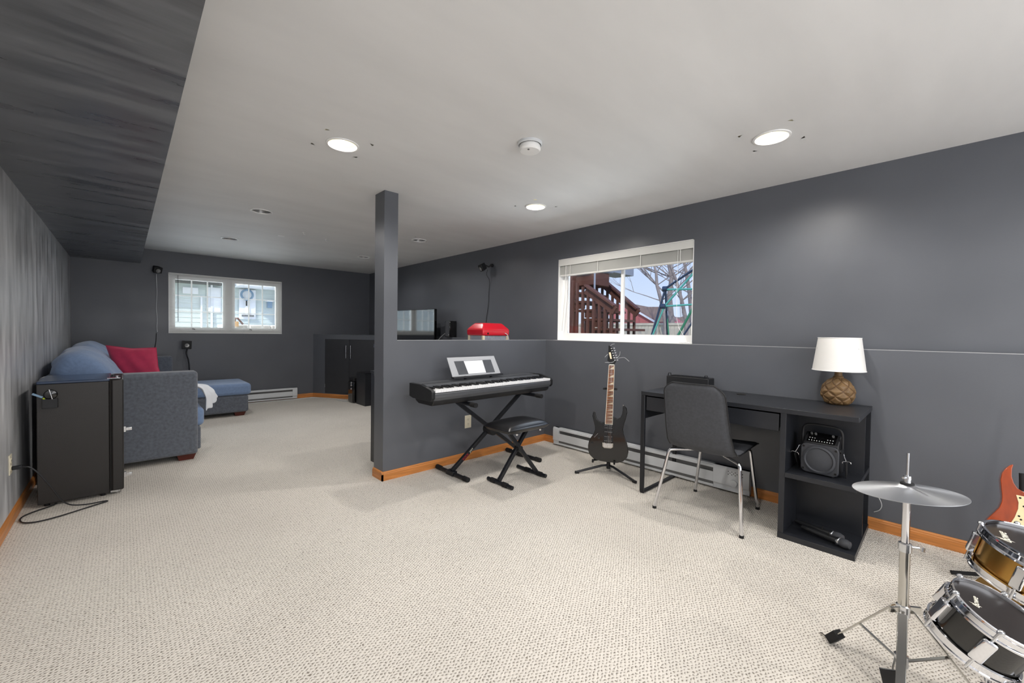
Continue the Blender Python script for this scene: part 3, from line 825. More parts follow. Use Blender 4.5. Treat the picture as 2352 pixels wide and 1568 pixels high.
t, P = small_speaker('black speaker on a thin stem in front of the wall under the far window', (.665, 7.66, .965), (.25, -.95, .05), (0.06, 0, 1), .125, .125, .07)
MB().tube([P(-.02, -.06, -.04), (.655, 7.70, .84), (.70, 7.70, .70), (.70, 7.70, .02)], .009, 10, smooth=2).build('stem', M_black, t)
MB().lathe([(.0001, .016), (.10, .012), (.11, 0)], (.70, 7.70, 0), 24).build('base', M_black, t)
t, P = small_speaker('black speaker on the right wall bracket above the popcorn machine', (3.36, 4.175, 2.04), (-.72, .20, -.42), (0, 0, 1), .10, .095, .075)
MB().tube([P(0, .02, -.07), (3.47, 4.14, 2.07), (3.50, 4.13, 2.09)], .010, 10).build('arm', M_blackp, t)
MB().lathe([(.022, 0), (.024, .01), (.018, .03), (.0001, .032)], (XU, 4.125, 2.09), 20, (-1, 0, 0)).build('wall_bracket', M_blackp, t)
tag(MB().tube([P(.0, -.06, -.085), (3.44, 4.155, 1.96), (3.515, 4.16, 1.90), (3.518, 4.19, 1.75), (3.518, 4.19, 1.6), (3.518, 4.22, 1.45), (3.518, 4.25, 1.3), (3.518, 4.26, L + .01)], .003, 8, smooth=2).build('speaker_cable', M_bcable),
    'dark cable hanging from the right wall speaker down to the ledge', 'cable')

# ------------------------------------------------------------------ media corner behind the half wall
t = thing('storage_cabinet', 'plain black cabinet standing against the back of the half wall', 'cabinet', (2.45, 3.47, 0))
MB().box(1.66, 3.40, YH2 + .012, 3.655, .0, .822).build('carcass', M_desk, t, bevel=.002)
MB().box(1.655, 3.41, YH2 + .008, 3.662, .822, .842).build('top_board', M_desk, t, bevel=.002)
t = thing('media_shelf', 'black open cube shelf by the closet at the far right', 'shelf', (2.95, 6.6, 0))
b = MB(); x0, x1, y0, y1 = 2.79, 3.10, 6.36, 6.70
b.box(x0, x0 + .10, y0, y1, 0.0, .52); b.box(x1 - .02, x1, y0, y1, 0, .52); b.box(x0 + .1, x1 - .02, y1 - .02, y1, 0, .52); b.build('side_panels', M_desk, t, bevel=.002)
for z in (.02, .17, .34, .50):
    MB().box(x0 + .10, x1 - .02, y0 + .005, y1 - .02, z - .015, z + .02).build('shelf_board', M_desk, t, bevel=.001)
MB().box(x0, x1, y0, y1, .52, .526).build('top', M_gloss, t)
t = thing('subwoofer', 'small black floor speaker with silver knobs left of the cube shelf', 'speaker', (2.84, 6.88, 0))
MB().box(2.75, 2.92, 6.74, 6.96, 0, .36).build('cabinet', M_gloss, t, bevel=.03, seg=4)
for z in (.24, .30, .34): MB().lathe([(.018, 0), (.016, .012), (.0001, .014)], (2.75, 6.80, z), 16, (-1, 0, 0)).build('knob', M_chrome, t)
MB().box(2.77, 2.90, 6.76, 6.94, .36, .42).build('control_box', M_blackp, t, bevel=.008)
t = thing('television', 'flat television reflecting the far window behind the half wall', 'television', (3.33, 5.85, .53))
TM = Matrix.Translation((3.30, 5.155, 0)) @ Matrix.Rotation(math.radians(6.0), 4, 'Z')
MB(TM).box(0, .045, 0, 1.15, .82, 1.545).build('housing', M_gloss, t, bevel=.004)
MB(TM).box(-.0015, .0005, .010, 1.14, .835, 1.536).build('screen', M_screen, t, smooth=False)
MB(TM).box(.045, .07, .48, .68, .58, 1.1).build('stand_neck', M_black, t)
MB(TM).box(-.06, .12, .35, .85, .548, .58).build('stand_base', M_gloss, t, bevel=.003)
t = thing('tv_console', 'low black console under the television', 'console', (3.3, 5.7, 0))
MB().box(3.10, 3.42, 5.05, 6.12, .04, .52).build('carcass', M_desk, t, bevel=.002)
MB().box(3.09, 3.43, 5.03, 6.14, .52, .545).build('top_board', M_desk, t, bevel=.002)
for (x, y) in ((3.13, 5.1), (3.39, 5.1), (3.13, 6.07), (3.39, 6.07)): MB().box(x - .02, x + .02, y - .02, y + .02, 0, .04).build('foot', M_black, t)
t = thing('tower_speaker', 'slim black box speaker standing on the ledge left of the popcorn machine', 'speaker', (3.46, 4.97, L))
MB().box(3.40, 3.52, 4.91, 5.03, L + .002, L + .235).build('cabinet', M_gloss, t, bevel=.006)
MB().box(3.398, 3.401, 4.92, 5.02, L + .01, L + .225).build('grille', M_grille, t)
MB().box(3.395, 3.398, 4.925, 4.935, L + .03, L + .04).build('power_light', M_bulboff, t)
tag(MB().tube([(3.46, 5.04, L + .07), (3.44, 5.10, L + .05), (3.42, 5.2, L - .02), (3.40, 5.27, L - .1)], .004, 8, smooth=2).build('audio_cable', M_cable), 'pale cable curving from the tower speaker to the television', 'cable')

# popcorn machine
t = thing('popcorn_machine', 'red topped popcorn machine showing above the half wall', 'popcorn machine', (2.915, 3.46, .842))
p0, p1, q0, q1 = 2.725, 3.095, 3.33, 3.60
b = MB()
prof = [(0, 1.175), (-.004, 1.20), (-.004, 1.245), (.045, 1.300), (.06, 1.312)]
lay = []
for (i, z) in prof: lay.append([(p0 + i, q0 + i, z), (p1 - i, q0 + i, z), (p1 - i, q1 - i, z), (p0 + i, q1 - i, z)])
vs = [p for l_ in lay for p in l_]; fs = [(3, 2, 1, 0), tuple(range(16, 20))]
for k in range(4):
    for j in range(4): fs.append((k * 4 + j, k * 4 + (j + 1) % 4, (k + 1) * 4 + (j + 1) % 4, (k + 1) * 4 + j))
b.add(vs, fs); b.build('roof', M_popred, t, bevel=.010, seg=3)
MB().box(p0 + .002, p1 - .002, q0 + .002, q1 - .002, .842, .93).build('base', M_popred, t, bevel=.006)
for (x, y) in ((p0 + .018, q0 + .018), (p1 - .018, q0 + .018), (p0 + .018, q1 - .018), (p1 - .018, q1 - .018)):
    MB().box(x - .013, x + .013, y - .013, y + .013, .93, 1.176).build('corner_post', M_popcream, t, bevel=.002)
for (a, c, d_, e) in ((p0 + .03, p1 - .03, q0 + .012, q0 + .015), (p0 + .03, p1 - .03, q1 - .015, q1 - .012)):
    MB().box(a, c, d_, e, .93, 1.176).build('clear_panel', M_clear, t)
for x in (p0 + .012, p1 - .015): MB().box(x, x + .003, q0 + .03, q1 - .03, .93, 1.176).build('clear_panel', M_clear, t)
b = MB().lathe([(.05, 0), (.055, .07), (.02, .085), (.0001, .09)], (2.91, 3.46, 1.06), 24); b.cyl((2.91, 3.46, 1.15), (2.91, 3.46, 1.18), .01); b.build('kettle', M_steel, t)
MB().lathe([(.010, 0), (.009, .006), (.0001, .007)], (2.79, q0 - .003, 1.20), 14, (0, -1, 0)).build('lamp_knob', M_slot, t)
MB().tube([(3.03, q0 - .004, 1.205), (3.055, q0 - .02, 1.19), (3.075, q0 - .022, 1.14), (3.08, q0 - .022, 1.0), (3.08, q0 - .02, .85)], .004, 8, smooth=2).build('cord', M_cable, t)

# white cables along the far baseboard
tag(MB().tube([(1.3, 7.70, .006), (1.6, 7.72, .006), (1.9, 7.74, .006), (2.15, 7.66, .006), (2.35, 7.74, .006), (2.55, 7.62, .006), (2.66, 7.40, .006), (2.70, 7.1, .006), (2.74, 6.95, .006)], .006, 8, smooth=2).build('floor_cable', M_cable),
    'white cable running on the carpet along the far wall', 'cable')

# ------------------------------------------------------------------ digital piano on X stand
PM = Matrix.Translation((2.345, 2.78, 0)) @ Matrix.Rotation(math.radians(1.6), 4, 'Z')
t = thing('digital_piano', 'black digital piano with full keyboard on a crossed stand', 'piano', (2.345, 2.78, .648), math.radians(1.6))
PW, PD = .70, .157
def PX(x, y, z): return (x, y, z)
b = MB(PM)
# body side profile (y,z), extruded in x between the end blocks
body = [(-PD, .715), (-PD, .742), (-PD + .006, .748), (-.012, .756), (-.006, .795), (PD - .02, .803), (PD, .797), (PD, .70), (PD - .05, .690), (-PD + .02, .690)]
b.prism([(y, z) for y, z in body], -PW + .028, PW - .028, lambda u, v, s: (s, u, v)); b.build('case', M_panel, t, bevel=.002)
for sgn in (-1, 1):
    b = MB(PM); blk = [(-PD - .002, .712), (-PD - .002, .757), (-PD + .012, .774), (-.01, .803), (PD, .803), (PD, .70), (PD - .05, .688), (-PD + .02, .688)]
    b.prism(blk, sgn * PW, sgn * (PW - .030), lambda u, v, s: (s, u, v)); b.build('end_block', M_blackp, t, bevel=.003)
b = MB(PM)
low = [(-PD + .018, .692), (PD - .02, .700), (PD - .05, .665), (PD - .09, .648), (-PD + .05, .648), (-PD + .03, .662)]
b.prism(low, -PW + .03, PW - .03, lambda u, v, s: (s, u, v)); b.build('underside', M_blackp, t, bevel=.004)
for i in range(14):
    x = -PW + .09 + i * .094
    MB(PM).box(x, x + .012, -PD + .0285, -PD + .035, .668, .680).build('vent_slot', M_slot, t)
MB(PM).box(-PW + .13, -PW + .20, -PD + .026, -PD + .034, .664, .684).build('jack_recess', M_slot, t)
# white and black keys
kx0, kx1 = -PW + .034, PW - .034; kw = (kx1 - kx0) / 52
wk0 = MB(PM).box(kx0 + .0005, kx0 + kw - .0005, -PD + .002, -.016, .752, .772).build('white_key', M_key, t, bevel=.0008, seg=1)
bk0 = None
pat = [1, 0, 1, 1, 0, 1, 1]           # black key after A, C, D, F, G
for i in range(52):
    if i:
        o = wk0.copy(); COL.objects.link(o); o.parent = t; o.location = (kw * i, 0, 0)
    if pat[i % 7] and i < 51:
        xb = kx0 + kw * (i + 1)
        if bk0 is None:
            bk0 = MB(PM).prism([(-.108, .773), (-.016, .773), (-.016, .786), (-.100, .785)], xb - .0055, xb + .0055, lambda u, v, s: (s, u, v)).build('black_key', M_bkey, t, bevel=.001, seg=1); xb0 = xb
        else:
            o = bk0.copy(); COL.objects.link(o); o.parent = t; o.location = (xb - xb0, 0, 0)
MB(PM).box(-PW + .032, PW - .032, .030, .033, .8005, .802).build('panel_seam', M_slot, t)
# music rest
o = None
def MR(u, v, s): return (u, .085 + (v - .803) * .30 + s, v)
b = MB(PM)
a0, a1, z0_, z1_ = -.325, .235, .828, .990
b.prism([(a0, z0_), (a0 + .03 - .055, z1_), (a1 - .055 + .01, z1_), (a1, z0_)], 0, .006, MR)
o = b.build('music_rest', M_rest, t, bevel=.002)
MB(PM).prism([(a0 - .008, .815), (a0 - .008, .828), (a1 + .006, .828), (a1 + .006, .815)], -.028, .010, MR).build('rest_ledge', M_blackp, o, bevel=.002)
b = MB(PM); b.prism([(-.255, .842), (-.285, .958), (.14, .958), (.165, .842)], -.0012, -.0002, MR); b.build('inner_panel', M_smoke, o, smooth=False)
MB(PM).prism([(-.150, .844), (-.180, .956), (.035, .956), (.055, .844)], -.0022, -.0013, MR).build('paper_label', M_paper, o, smooth=False)
b = MB(PM)
for x in (-.20, .10): b.prism([(x, .800), (x, .83), (x + .02, .83), (x + .02, .800)], 0, .012, MR)
b.build('rest_foot', M_blackp, o)

t = thing('keyboard_stand', 'black crossed X stand carrying the digital piano', 'stand', (2.42, 2.85, 0))
for (x, ya_, yb2) in ((2.008, 2.62, 3.065), (2.83, 2.59, 3.05)):
    o = MB().tube([(x, ya_, .018), (x, yb2, .018)], .0165, 14).build('foot_bar', M_black, t)
    for y, s in ((ya_, 1), (yb2, -1)): MB().cyl((x, y - s * .003, .020), (x, y + s * .06, .020), .020, n=14).build('end_cap', M_rubber, o)
    MB().box(x - .024, x + .024, 2.80, 2.90, .004, .040).build('foot_bracket', M_black, t, bevel=.004)
for (x, yy) in ((2.03, 2.79), (2.80, 2.79)):
    o = MB().tube([(x, 2.56, .628), (x, 2.95, .628)], .0165, 14).build('support_arm', M_black, t)
    MB().cyl((x, 2.555, .628), (x, 2.62, .628), .020, n=14).build('arm_grip', M_rubber, o)
TA = MB().bar((2.008, 2.845, .035), (2.80, 2.845, .622), .030, .030); leg_a = TA.build('cross_bar', M_black, t, bevel=.002)
MB().bar((2.83, 2.812, .035), (2.03, 2.812, .622), .030, .030).build('cross_bar', M_black, t, bevel=.002)
MB().lathe([(.0001, -.055), (.045, -.052), (.050, -.045), (.050, .050), (.0001, .055)], (2.418, 2.828, .333), 24, (0, 1, 0)).build('pivot_hub', M_blackp, t)
MB().lathe([(.012, 0), (.010, .010), (.0001, .012)], (2.43, 2.773, .338), 14, (0, -1, 0)).build('pivot_bolt', M_chrome, t)
dv = Vector((.792, 0, .587)).normalized()
cpos = Vector((2.008, 2.8295, .035)) + dv * .165
text('ROCK', 'red_lettering', M_redink, frame_M(cpos, dv, (-dv.z, 0, dv.x)), .026, leg_a)
text('JAM', 'white_lettering', M_wink, frame_M(cpos + dv * .075, dv, (-dv.z, 0, dv.x)), .026, leg_a)

# ------------------------------------------------------------------ bench
t = thing('piano_bench', 'black padded bench on crossed legs in front of the piano', 'bench', (2.36, 2.42, 0))
b = MB()
bx0, bx1, by0, by1 = 2.09, 2.565, 2.235, 2.545
def seatf(side):
    def g(u, v):
        A, B_ = 2 * u - 1, 2 * v - 1
        e = max((1 - abs(A) ** 4.5) * (1 - abs(B_) ** 4.5), 0) ** .5
        rx = 1 + .02 * e
        return ((bx0 + bx1) / 2 + A * (bx1 - bx0) / 2, (by0 + by1) / 2 + B_ * (by1 - by0) / 2, .462 + (side * (.038 * e if side > 0 else .030 * min(1, e * 2))) + (.010 * (1 - A * A) * (1 - B_ * B_) if side > 0 else 0))
    return g
b.grid(22, 18, seatf(1)); b.grid(22, 18, seatf(-1))
o = b.build('padded_seat', M_leather, t, ang=80)
md = o.modifiers.new('weld', 'WELD'); md.merge_threshold = .001
md = o.modifiers.new('s', 'SUBSURF'); md.levels = 1; md.render_levels = 1
for y, (xa, xb) in ((2.42, (2.162, 2.50)), (2.385, (2.556, 2.215))):
    MB().bar((xa, y, .03), (xb, y, .43), .028, .028, up=(0, 1, 0)).build('cross_leg', M_black, t, bevel=.002)
for x, ya_, yb2 in ((2.162, 2.262, 2.553), (2.556, 2.272, 2.612)):
    o = MB().tube([(x, ya_, .017), (x, yb2, .017)], .0155, 14).build('foot_bar', M_black, t)
    MB().cyl((x, 2.32, .018), (x, 2.37, .018), .020, n=14).build('rubber_sleeve', M_rubber, o)
    MB().cyl((x, 2.46, .018), (x, 2.51, .018), .020, n=14).build('rubber_sleeve', M_rubber, o)
MB().lathe([(.020, -.03), (.022, .03), (.0001, .032)], (2.357, 2.40, .262), 16, (0, -1, 0)).build('pivot_bolt', M_blackp, t)
for x in (2.49, 2.225):
    MB().box(x - .02, x + .02, 2.27, 2.51, .425, .437).build('seat_bracket', M_black, t)
    MB().cyl((x, 2.285, .41), (x, 2.285, .425), .012, n=10).build('seat_bolt', M_steel, t)

# ------------------------------------------------------------------ black guitar on a stand
GC = Vector((3.03, 1.98, .106)); gf = Vector((-.862, -.507, 0)).normalized(); gs = Vector((0, 0, 1)).cross(gf) * -1
gs = Vector((-gf.y, gf.x, 0)) * -1            # to the right as the camera sees it
if gs.dot(CR) < 0: gs = -gs
gup = (Vector((0, 0, 1)) + gf * -.09).normalized(); gn = gs.cross(gup)
if gn.dot(gf) < 0: gn = -gn
def GP(zx, zy, o=0.0):                         # guitar drawing coordinates -> metres
    return GC + gs * ((zx - 530) / 1200) + gup * ((1262 - zy) / 1200) + gn * o
t = thing('electric_guitar', 'black electric guitar with rosewood neck standing on a guitar stand', 'guitar', tuple(GC))
ol = [(488, 855), (455, 862), (425, 850), (405, 825), (390, 785), (384, 757), (375, 752), (362, 765), (358, 800), (370, 850), (385, 900), (388, 940), (375, 985), (350, 1020), (328, 1065), (320, 1110), (322, 1160), (340, 1205), (380, 1240), (450, 1258), (530, 1264),
      (620, 1262), (680, 1240), (720, 1195), (731, 1140), (722, 1080), (700, 1020), (680, 965), (672, 915), (682, 860), (699, 800), (711, 740), (705, 700), (690, 680), (672, 675), (664, 690), (665, 720), (660, 760), (645, 790), (610, 812), (585, 800), (568, 792)]
MB().prism(ol, -.038, 0.0, GP).build('body', M_guit, t, bevel=.005, seg=3)
nk = MB().prism([(488, 870), (513, 258), (573, 258), (567, 870)], -.012, .0045, GP).build('neck', M_maple, t, bevel=.002)
MB().prism([(489, 876), (514, 258), (573, 258), (567, 876)], .0045, .0068, GP).build('binding', M_bind, nk, smooth=False)
MB().prism([(494, 870), (518, 262), (569, 262), (563, 870)], .0068, .0078, GP).build('fingerboard', M_rose, nk, smooth=False)
fy = [258 + 612 * (1 - 2 ** (-k / 12)) / (1 - 2 ** (-24 / 12)) for k in range(25)]
b = MB()
for y in fy[1:]:
    xl = 520 - (y - 262) / 608 * 23; xr = 566 - (y - 262) / 608 * 6
    b.prism([(xl - 3, y - 1.1), (xr + 3, y - 1.1), (xr + 3, y + 1.1), (xl - 3, y + 1.1)], .0078, .0090, GP)
b.build('frets', M_steel, nk, kind='stuff')
for k in (1, 3, 5, 7, 9, 12, 15, 17, 19, 21, 24):
    y0_, y1_ = fy[k - 1], fy[k]
    xl = 520 - (y1_ - 262) / 608 * 23; xr = 566 - (y1_ - 262) / 608 * 6
    MB().prism([(xl + 6, y1_ - 3), (xr, y0_ + (y1_ - y0_) * .25), (xr, y1_ - 3)], .0079, .0084, GP).build('inlay', M_pearl, nk, smooth=False)
def hz(a, c): return ((1360 + a / 15.68 - 1280) * 4.48, (780 + c / 15.68 - 780) * 4.48)
hs = [hz(*p) for p in ((515, 175), (640, 235), (700, 400), (740, 640), (800, 770), (765, 845), (730, 880), (565, 895), (560, 790), (485, 735), (520, 520), (500, 450), (515, 410))]
hd = MB().prism(hs, -.016, -.002, GP).build('headstock', M_guit, t, bevel=.001)
MB().prism([hz(*p) for p in ((530, 440), (600, 430), (650, 670), (590, 675))], -.002, -.0012, GP).build('headstock_badge', M_pearl, hd, smooth=False)
MB().prism([hz(*p) for p in ((565, 868), (735, 868), (735, 895), (565, 895))], -.002, .010, GP).build('nut', M_bind, hd)
for i in range(6):
    a, c = 620 + i * 26, 290 + i * 86
    MB().lathe([(.006, -.002), (.0055, .008), (.003, .009), (.003, .012), (.0001, .0125)], GP(*hz(a, c)), 12, gn).build('string_post', M_chrome, hd)
    p = GP(*hz(a + 95, c - 12), -.010); q = GP(*hz(a + 62, c - 8), -.010)
    b = MB().cyl(q, p, .003, n=8); b.lathe([(.0001, -.007), (.006, -.006), (.0075, 0), (.006, .006), (.0001, .007)], p, 12, gs); b.build('tuning_peg', M_chrome, hd)
b = MB()
for i in range(6):
    f0 = i / 5
    b.cyl(GP(508 + f0 * 46, 1080, .0135), GP(526 + f0 * 34, 258, .0105), .0007, n=5)
b.build('strings', M_chrome, t, kind='stuff')
b = MB()
for pts in (((700, 610), (860, 650), (960, 625), (1090, 610), (1160, 660), (1260, 750)), ((800, 640), (880, 590), (925, 520), (940, 400)), ((730, 770), (640, 810), (520, 812), (410, 815)),
            ((500, 500), (450, 560), (400, 620)), ((590, 200), (640, 140), (735, 120))):
    b.tube([GP(*hz(*p), .004 + .01 * k) for k, p in enumerate(pts)], .0013, 6, smooth=1)
b.build('loose_string_ends', M_cable, t, kind='stuff')
for (y0_, y1_) in ((878, 922), (940, 965), (990, 1055)):
    pk = MB().prism([(478, y0_), (575, y0_), (575, y1_), (478, y1_)], 0, .006, GP).build('pickup', M_blackp, t, bevel=.001)
    b = MB(); rows = (y0_ + 10, y1_ - 10) if y1_ - y0_ > 30 else ((y0_ + y1_) / 2,)
    for r_ in rows:
        for k in range(6): b.lathe([(.0021, 0), (.0021, .001), (.0001, .0012)], GP(492 + k * 13.5, r_, .006), 8, gn)
    b.build('pole_pieces', M_chrome, pk, kind='stuff')
bg_ = MB().prism([(466, 1066), (578, 1066), (576, 1105), (556, 1120), (488, 1120), (468, 1105)], 0, .008, GP).build('bridge', M_chrome2, t, bevel=.002)
for k in range(6): MB().prism([(482 + k * 14, 1070), (492 + k * 14, 1070), (492 + k * 14, 1108), (482 + k * 14, 1108)], .008, .014, GP).build('saddle', M_chrome, bg_, bevel=.0008)
MB().cyl(GP(382, 1018, .004), GP(420, 972, .012), .0022, n=8).build('selector_switch', M_chrome, t)
for (a, c) in ((430, 1020), (362, 1082)): MB().lathe([(.009, 0), (.0085, .014), (.0001, .015)], GP(a, c, 0), 16, gn).build('knob', M_gloss, t)
for (a, c) in ((670, 664), (378, 748)): MB().lathe([(.005, 0), (.007, .008), (.0001, .009)], GP(a, c + 12, -.018), 12, gup).build('strap_button', M_chrome, t)

t = thing('guitar_stand', 'black tripod guitar stand under the black guitar', 'stand', (3.07, 2.02, 0))
pc = Vector((3.085, 2.013, 0))
MB().tube([pc + Vector((0, 0, .05)), pc + Vector((.0, 0, .20)), pc + gn * -.05 + Vector((0, 0, .68))], .010, 12).build('post', M_black, t)
MB().lathe([(.0001, .03), (.017, .032), (.017, .085), (.0001, .09)], pc, 16).build('hub', M_blackp, t)
for q in ((2.836, 2.179), (3.017, 1.708), (3.26, 2.12)):
    q = Vector((q[0], q[1], .012)); b = MB().tube([pc + Vector((0, 0, .062)), pc * .8 + Vector((q.x, q.y, 0)) * .2 + Vector((0, 0, .060)), q], .010, 12)
    lg = b.build('leg', M_black, t)
    d = (q - pc).normalized(); MB().cyl(q - d * .03, q + d * .004, .0118, n=12).build('rubber_tip', M_rubber, lg)
for s in (-1, 1):
    a = 375 if s < 0 else 592
    p = GP(a, 1268, -.06); q = GP(a, 1268, .018)
    MB().tube([pc + Vector((0, 0, .12)), p, q, q + gup * .022], .0085, 10).build('cradle_arm', M_rubber, t)
nk0 = GP(533, 508, -.06)
MB().tube([GP(470, 508, .012), GP(468, 508, -.05), nk0, GP(596, 508, -.05), GP(594, 508, .012)], .009, 10).build('neck_yoke', M_rubber, t)
#PART3
# ------------------------------------------------------------------ desk
t = thing('desk', 'black-brown desk with drawers and open shelf end along the right wall', 'desk', (3.14, .94, 0))
DX0, DX1, DY0, DY1, DZ = 2.862, 3.425, .312, 1.590, .780
MB().box(DX0 + .001, DX1, DY0, DY1, .752, DZ).build('desktop', M_desk, t, bevel=.0015)
MB().lathe([(.030, .0), (.031, .003), (.024, .0035), (.0001, .002)], (3.30, 1.03, DZ), 28).build('cable_grommet', M_slot, t)
MB().box(DX0 + .004, DX1 - .02, .645, .675, .03, .752).build('inner_side_panel', M_desk, t, bevel=.001)
MB().box(3.165, 3.18, DY0 + .004, .645, .03, .752).build('divider_panel', M_desk, t)
MB().box(DX1 - .018, DX1, DY0 + .004, .645, .03, .752).build('back_panel', M_desk, t)
MB().box(DX0, DX1, DY0, .675, .0, .032).build('bottom_board', M_desk, t, bevel=.001)
MB().box(DX0 + .001, DX1 - .018, DY0 + .002, .645, .372, .400).build('middle_shelf', M_desk, t, bevel=.001)
MB().box(DX0 + .012, DX1 - .02, 1.560, 1.585, .575, .752).build('outer_side_panel', M_desk, t)
MB().box(3.25, 3.265, .675, 1.56, .62, .752).build('modesty_rail', M_desk, t)
for (ya_, yb2) in ((1.135, 1.550), (.684, 1.125)):
    dr = MB().box(DX0 + .010, DX0 + .026, ya_, yb2, .640, .742).build('drawer', M_desk, t, bevel=.001)
    MB().box(DX0 + .026, 3.24, ya_ + .012, yb2 - .012, .648, .725).build('drawer_box', M_desk, dr)
lm = MB()
lm.box(DX0 + .002, DX0 + .022, 1.558, DY1, .012, .752); lm.box(DX1 - .022, DX1 - .002, 1.558, DY1, .012, .752); lm.box(DX0 + .01, DX1 - .01, 1.558, DY1, 0, .016)
lm.build('loop_leg', M_black, t, bevel=.004)
tag(MB().tube([(3.432, .30, .24), (3.425, .27, .22), (3.43, .25, .17), (3.44, .262, .13), (3.445, .29, .11)], .0022, 6, smooth=2).build('thin_cable', M_cable), 'short white cable loop behind the shelf end of the desk', 'cable')

# small black amplifier box on the desk
t = thing('amplifier', 'small black amplifier with two top handles at the back of the desk', 'amplifier', (3.33, 1.44, DZ))
AY0, AY1, AX0, AX1, AZ = 1.262, 1.600, 3.29, 3.41, .872
MB().box(AX0, AX1, AY0, AY1, DZ + .006, AZ).build('case', M_blackp, t, bevel=.004)
MB().box(AX0 + .02, AX1 - .02, AY0 + .03, AY1 - .03, AZ - .001, AZ + .003).build('top_grille', M_slot, t)
for i in range(7): MB().box(AX0 + .026 + i * .010, AX0 + .030 + i * .010, AY0 + .035, AY1 - .035, AZ + .003, AZ + .006).build('grille_bar', M_black, t)
for y in (AY0 + .022, AY1 - .022):
    MB().tube([(AX0 + .010, y + .014, AZ - .002), (AX0 + .010, y + .007, AZ + .024), (AX0 + .010, y - .009, AZ + .024), (AX0 + .010, y - .016, AZ - .002)], .0042, 8).build('handle', M_black, t)
for (x, y) in ((AX0 + .02, AY0 + .03), (AX1 - .02, AY0 + .03), (AX0 + .02, AY1 - .03), (AX1 - .02, AY1 - .03)): MB().cyl((x, y, DZ), (x, y, DZ + .007), .010, n=10).build('foot', M_rubber, t)

# ------------------------------------------------------------------ lamp
lx, ly = 3.345, .475
t = thing('table_lamp', 'table lamp with carved round wooden base and white tapered shade', 'lamp', (lx, ly, DZ))
def rad(z):                                    # base silhouette, z above the desk
    pr = [(0, .050), (.012, .068), (.05, .086), (.085, .088), (.12, .078), (.15, .056), (.165, .036), (.172, .026)]
    for (a, r0), (c, r1) in zip(pr[:-1], pr[1:]):
        if a <= z <= c: return r0 + (r1 - r0) * (z - a) / (c - a)
    return .026
nt_, nz2 = 256, 96
gm = []
def lb(u, v):
    th = 2 * PI * u; z = v * .172; r = rad(z)
    k = v * 2.7 + .1; a = th / (2 * PI) * 7
    best = 9
    for j in range(-1, 12):
        dz_ = k - j * .5
        if abs(dz_) > .62: continue
        da = (a + (.5 if j % 2 else 0) + .5) % 1.0 - .5
        # ogee scale: diamond with bulging upper half
        m_ = abs(da) / .5 * (1.0 - .22 * max(-1, min(1, dz_ / .5))) ** -1 * .93 + abs(dz_) / .5
        best = min(best, m_)
    f = max(0.0, 1 - best)
    gm.append(best)
    r = r + (.0065 * min(f, .5) / .5 - .003) * (1 if .02 < v < .96 else .2)
    return (lx + r * math.cos(th), ly + r * math.sin(th), DZ + .001 + z)
b = MB(); b.grid(nt_, nz2, lb)
b.f.append(tuple(i * nz2 for i in range(nt_ - 1)))
lo_ = b.build('base', M_amber, t, ang=75)
lo_.data.materials.append(M_amber2)
for p_ in lo_.data.polygons:
    if len(p_.vertices) == 4 and sum(gm[i] for i in p_.vertices) / 4 > .86: p_.material_index = 1
MB().lathe([(.026, .168), (.028, .178), (.021, .184), (.019, .215), (.023, .226), (.012, .23)], (lx, ly, DZ), 24).build('neck', M_amber, t)
MB().cyl((lx, ly, DZ + .228), (lx, ly, DZ + .29), .010, n=12).build('socket', M_steel, t)
MB().lathe([(.030, .33), (.026, .30), (.012, .285)], (lx, ly, DZ), 16).build('bulb', M_bulboff, t)
b = MB().lathe([(.138, .217), (.111, .428), (.109, .428), (.136, .217)], (lx, ly, DZ), 64, closed=True); sh = b.build('lamp_shade', M_shade, t, ang=60)
for z, r in ((.218, .1385), (.427, .1115)): MB().tube(ring_pts((lx, ly, DZ + z), (0, 0, 1), r, 64), .0022, 6, closed=True).build('shade_trim', M_white, sh)
th = math.atan2(-ly, -lx) + .50
sdx, sdy = math.cos(th), math.sin(th)
MB().bar((lx + sdx * .1385, ly + sdy * .1385, DZ + .217), (lx + sdx * .1115, ly + sdy * .1115, DZ + .428), .004, .0016, up=(sdx, sdy, 0)).build('seam', M_white, sh)
b = MB()
for k in range(3):
    a = k * 2 * PI / 3; b.cyl((lx, ly, DZ + .29), (lx + .12 * math.cos(a), ly + .12 * math.sin(a), DZ + .36), .002, n=6)
b.build('shade_spider', M_steel, sh)

# ------------------------------------------------------------------ portable speaker on the middle shelf
KM = Matrix.Translation((2.965, .497, .400)) @ Matrix.Rotation(math.radians(-4), 4, 'Z')
t = thing('karaoke_speaker', 'black portable speaker with carrying handle and control panel on the desk shelf', 'speaker', (2.965, .497, .400), math.radians(-4))
# local: -x front, +y left as seen
kw2, kh = .092, .232
def KP(u, v, s): return (s, u, v)
def rrect(w_, z0, z1, r, n=6):
    pts = []
    for (cx, cz, a0) in ((w_ - r, z1 - r, 0), (-w_ + r, z1 - r, 90), (-w_ + r, z0 + r, 180), (w_ - r, z0 + r, 270)):
        for k in range(n + 1):
            a = math.radians(a0 + 90 * k / n); pts.append((cx + r * math.cos(a), cz + r * math.sin(a)))
    return pts
MB(KM).prism(rrect(kw2, .006, .178, .030), -.006, .010, KP).build('front_frame', M_frontp, t, bevel=.004, seg=3)
b = MB(KM); sd = [(-.002, .010), (.13, .010), (.145, .04), (.135, .215), (.075, .236), (.012, .182)]
b.prism(sd, -kw2 + .006, kw2 - .006, lambda u, v, s: (u, s, v)); b.build('case', M_blackp, t, bevel=.006)
MB(KM).lathe([(.078, .0), (.080, .006), (.070, .010), (.064, .003)], (-.006, 0, .090), 40, (-1, 0, 0)).build('driver_ring', M_grille, t)
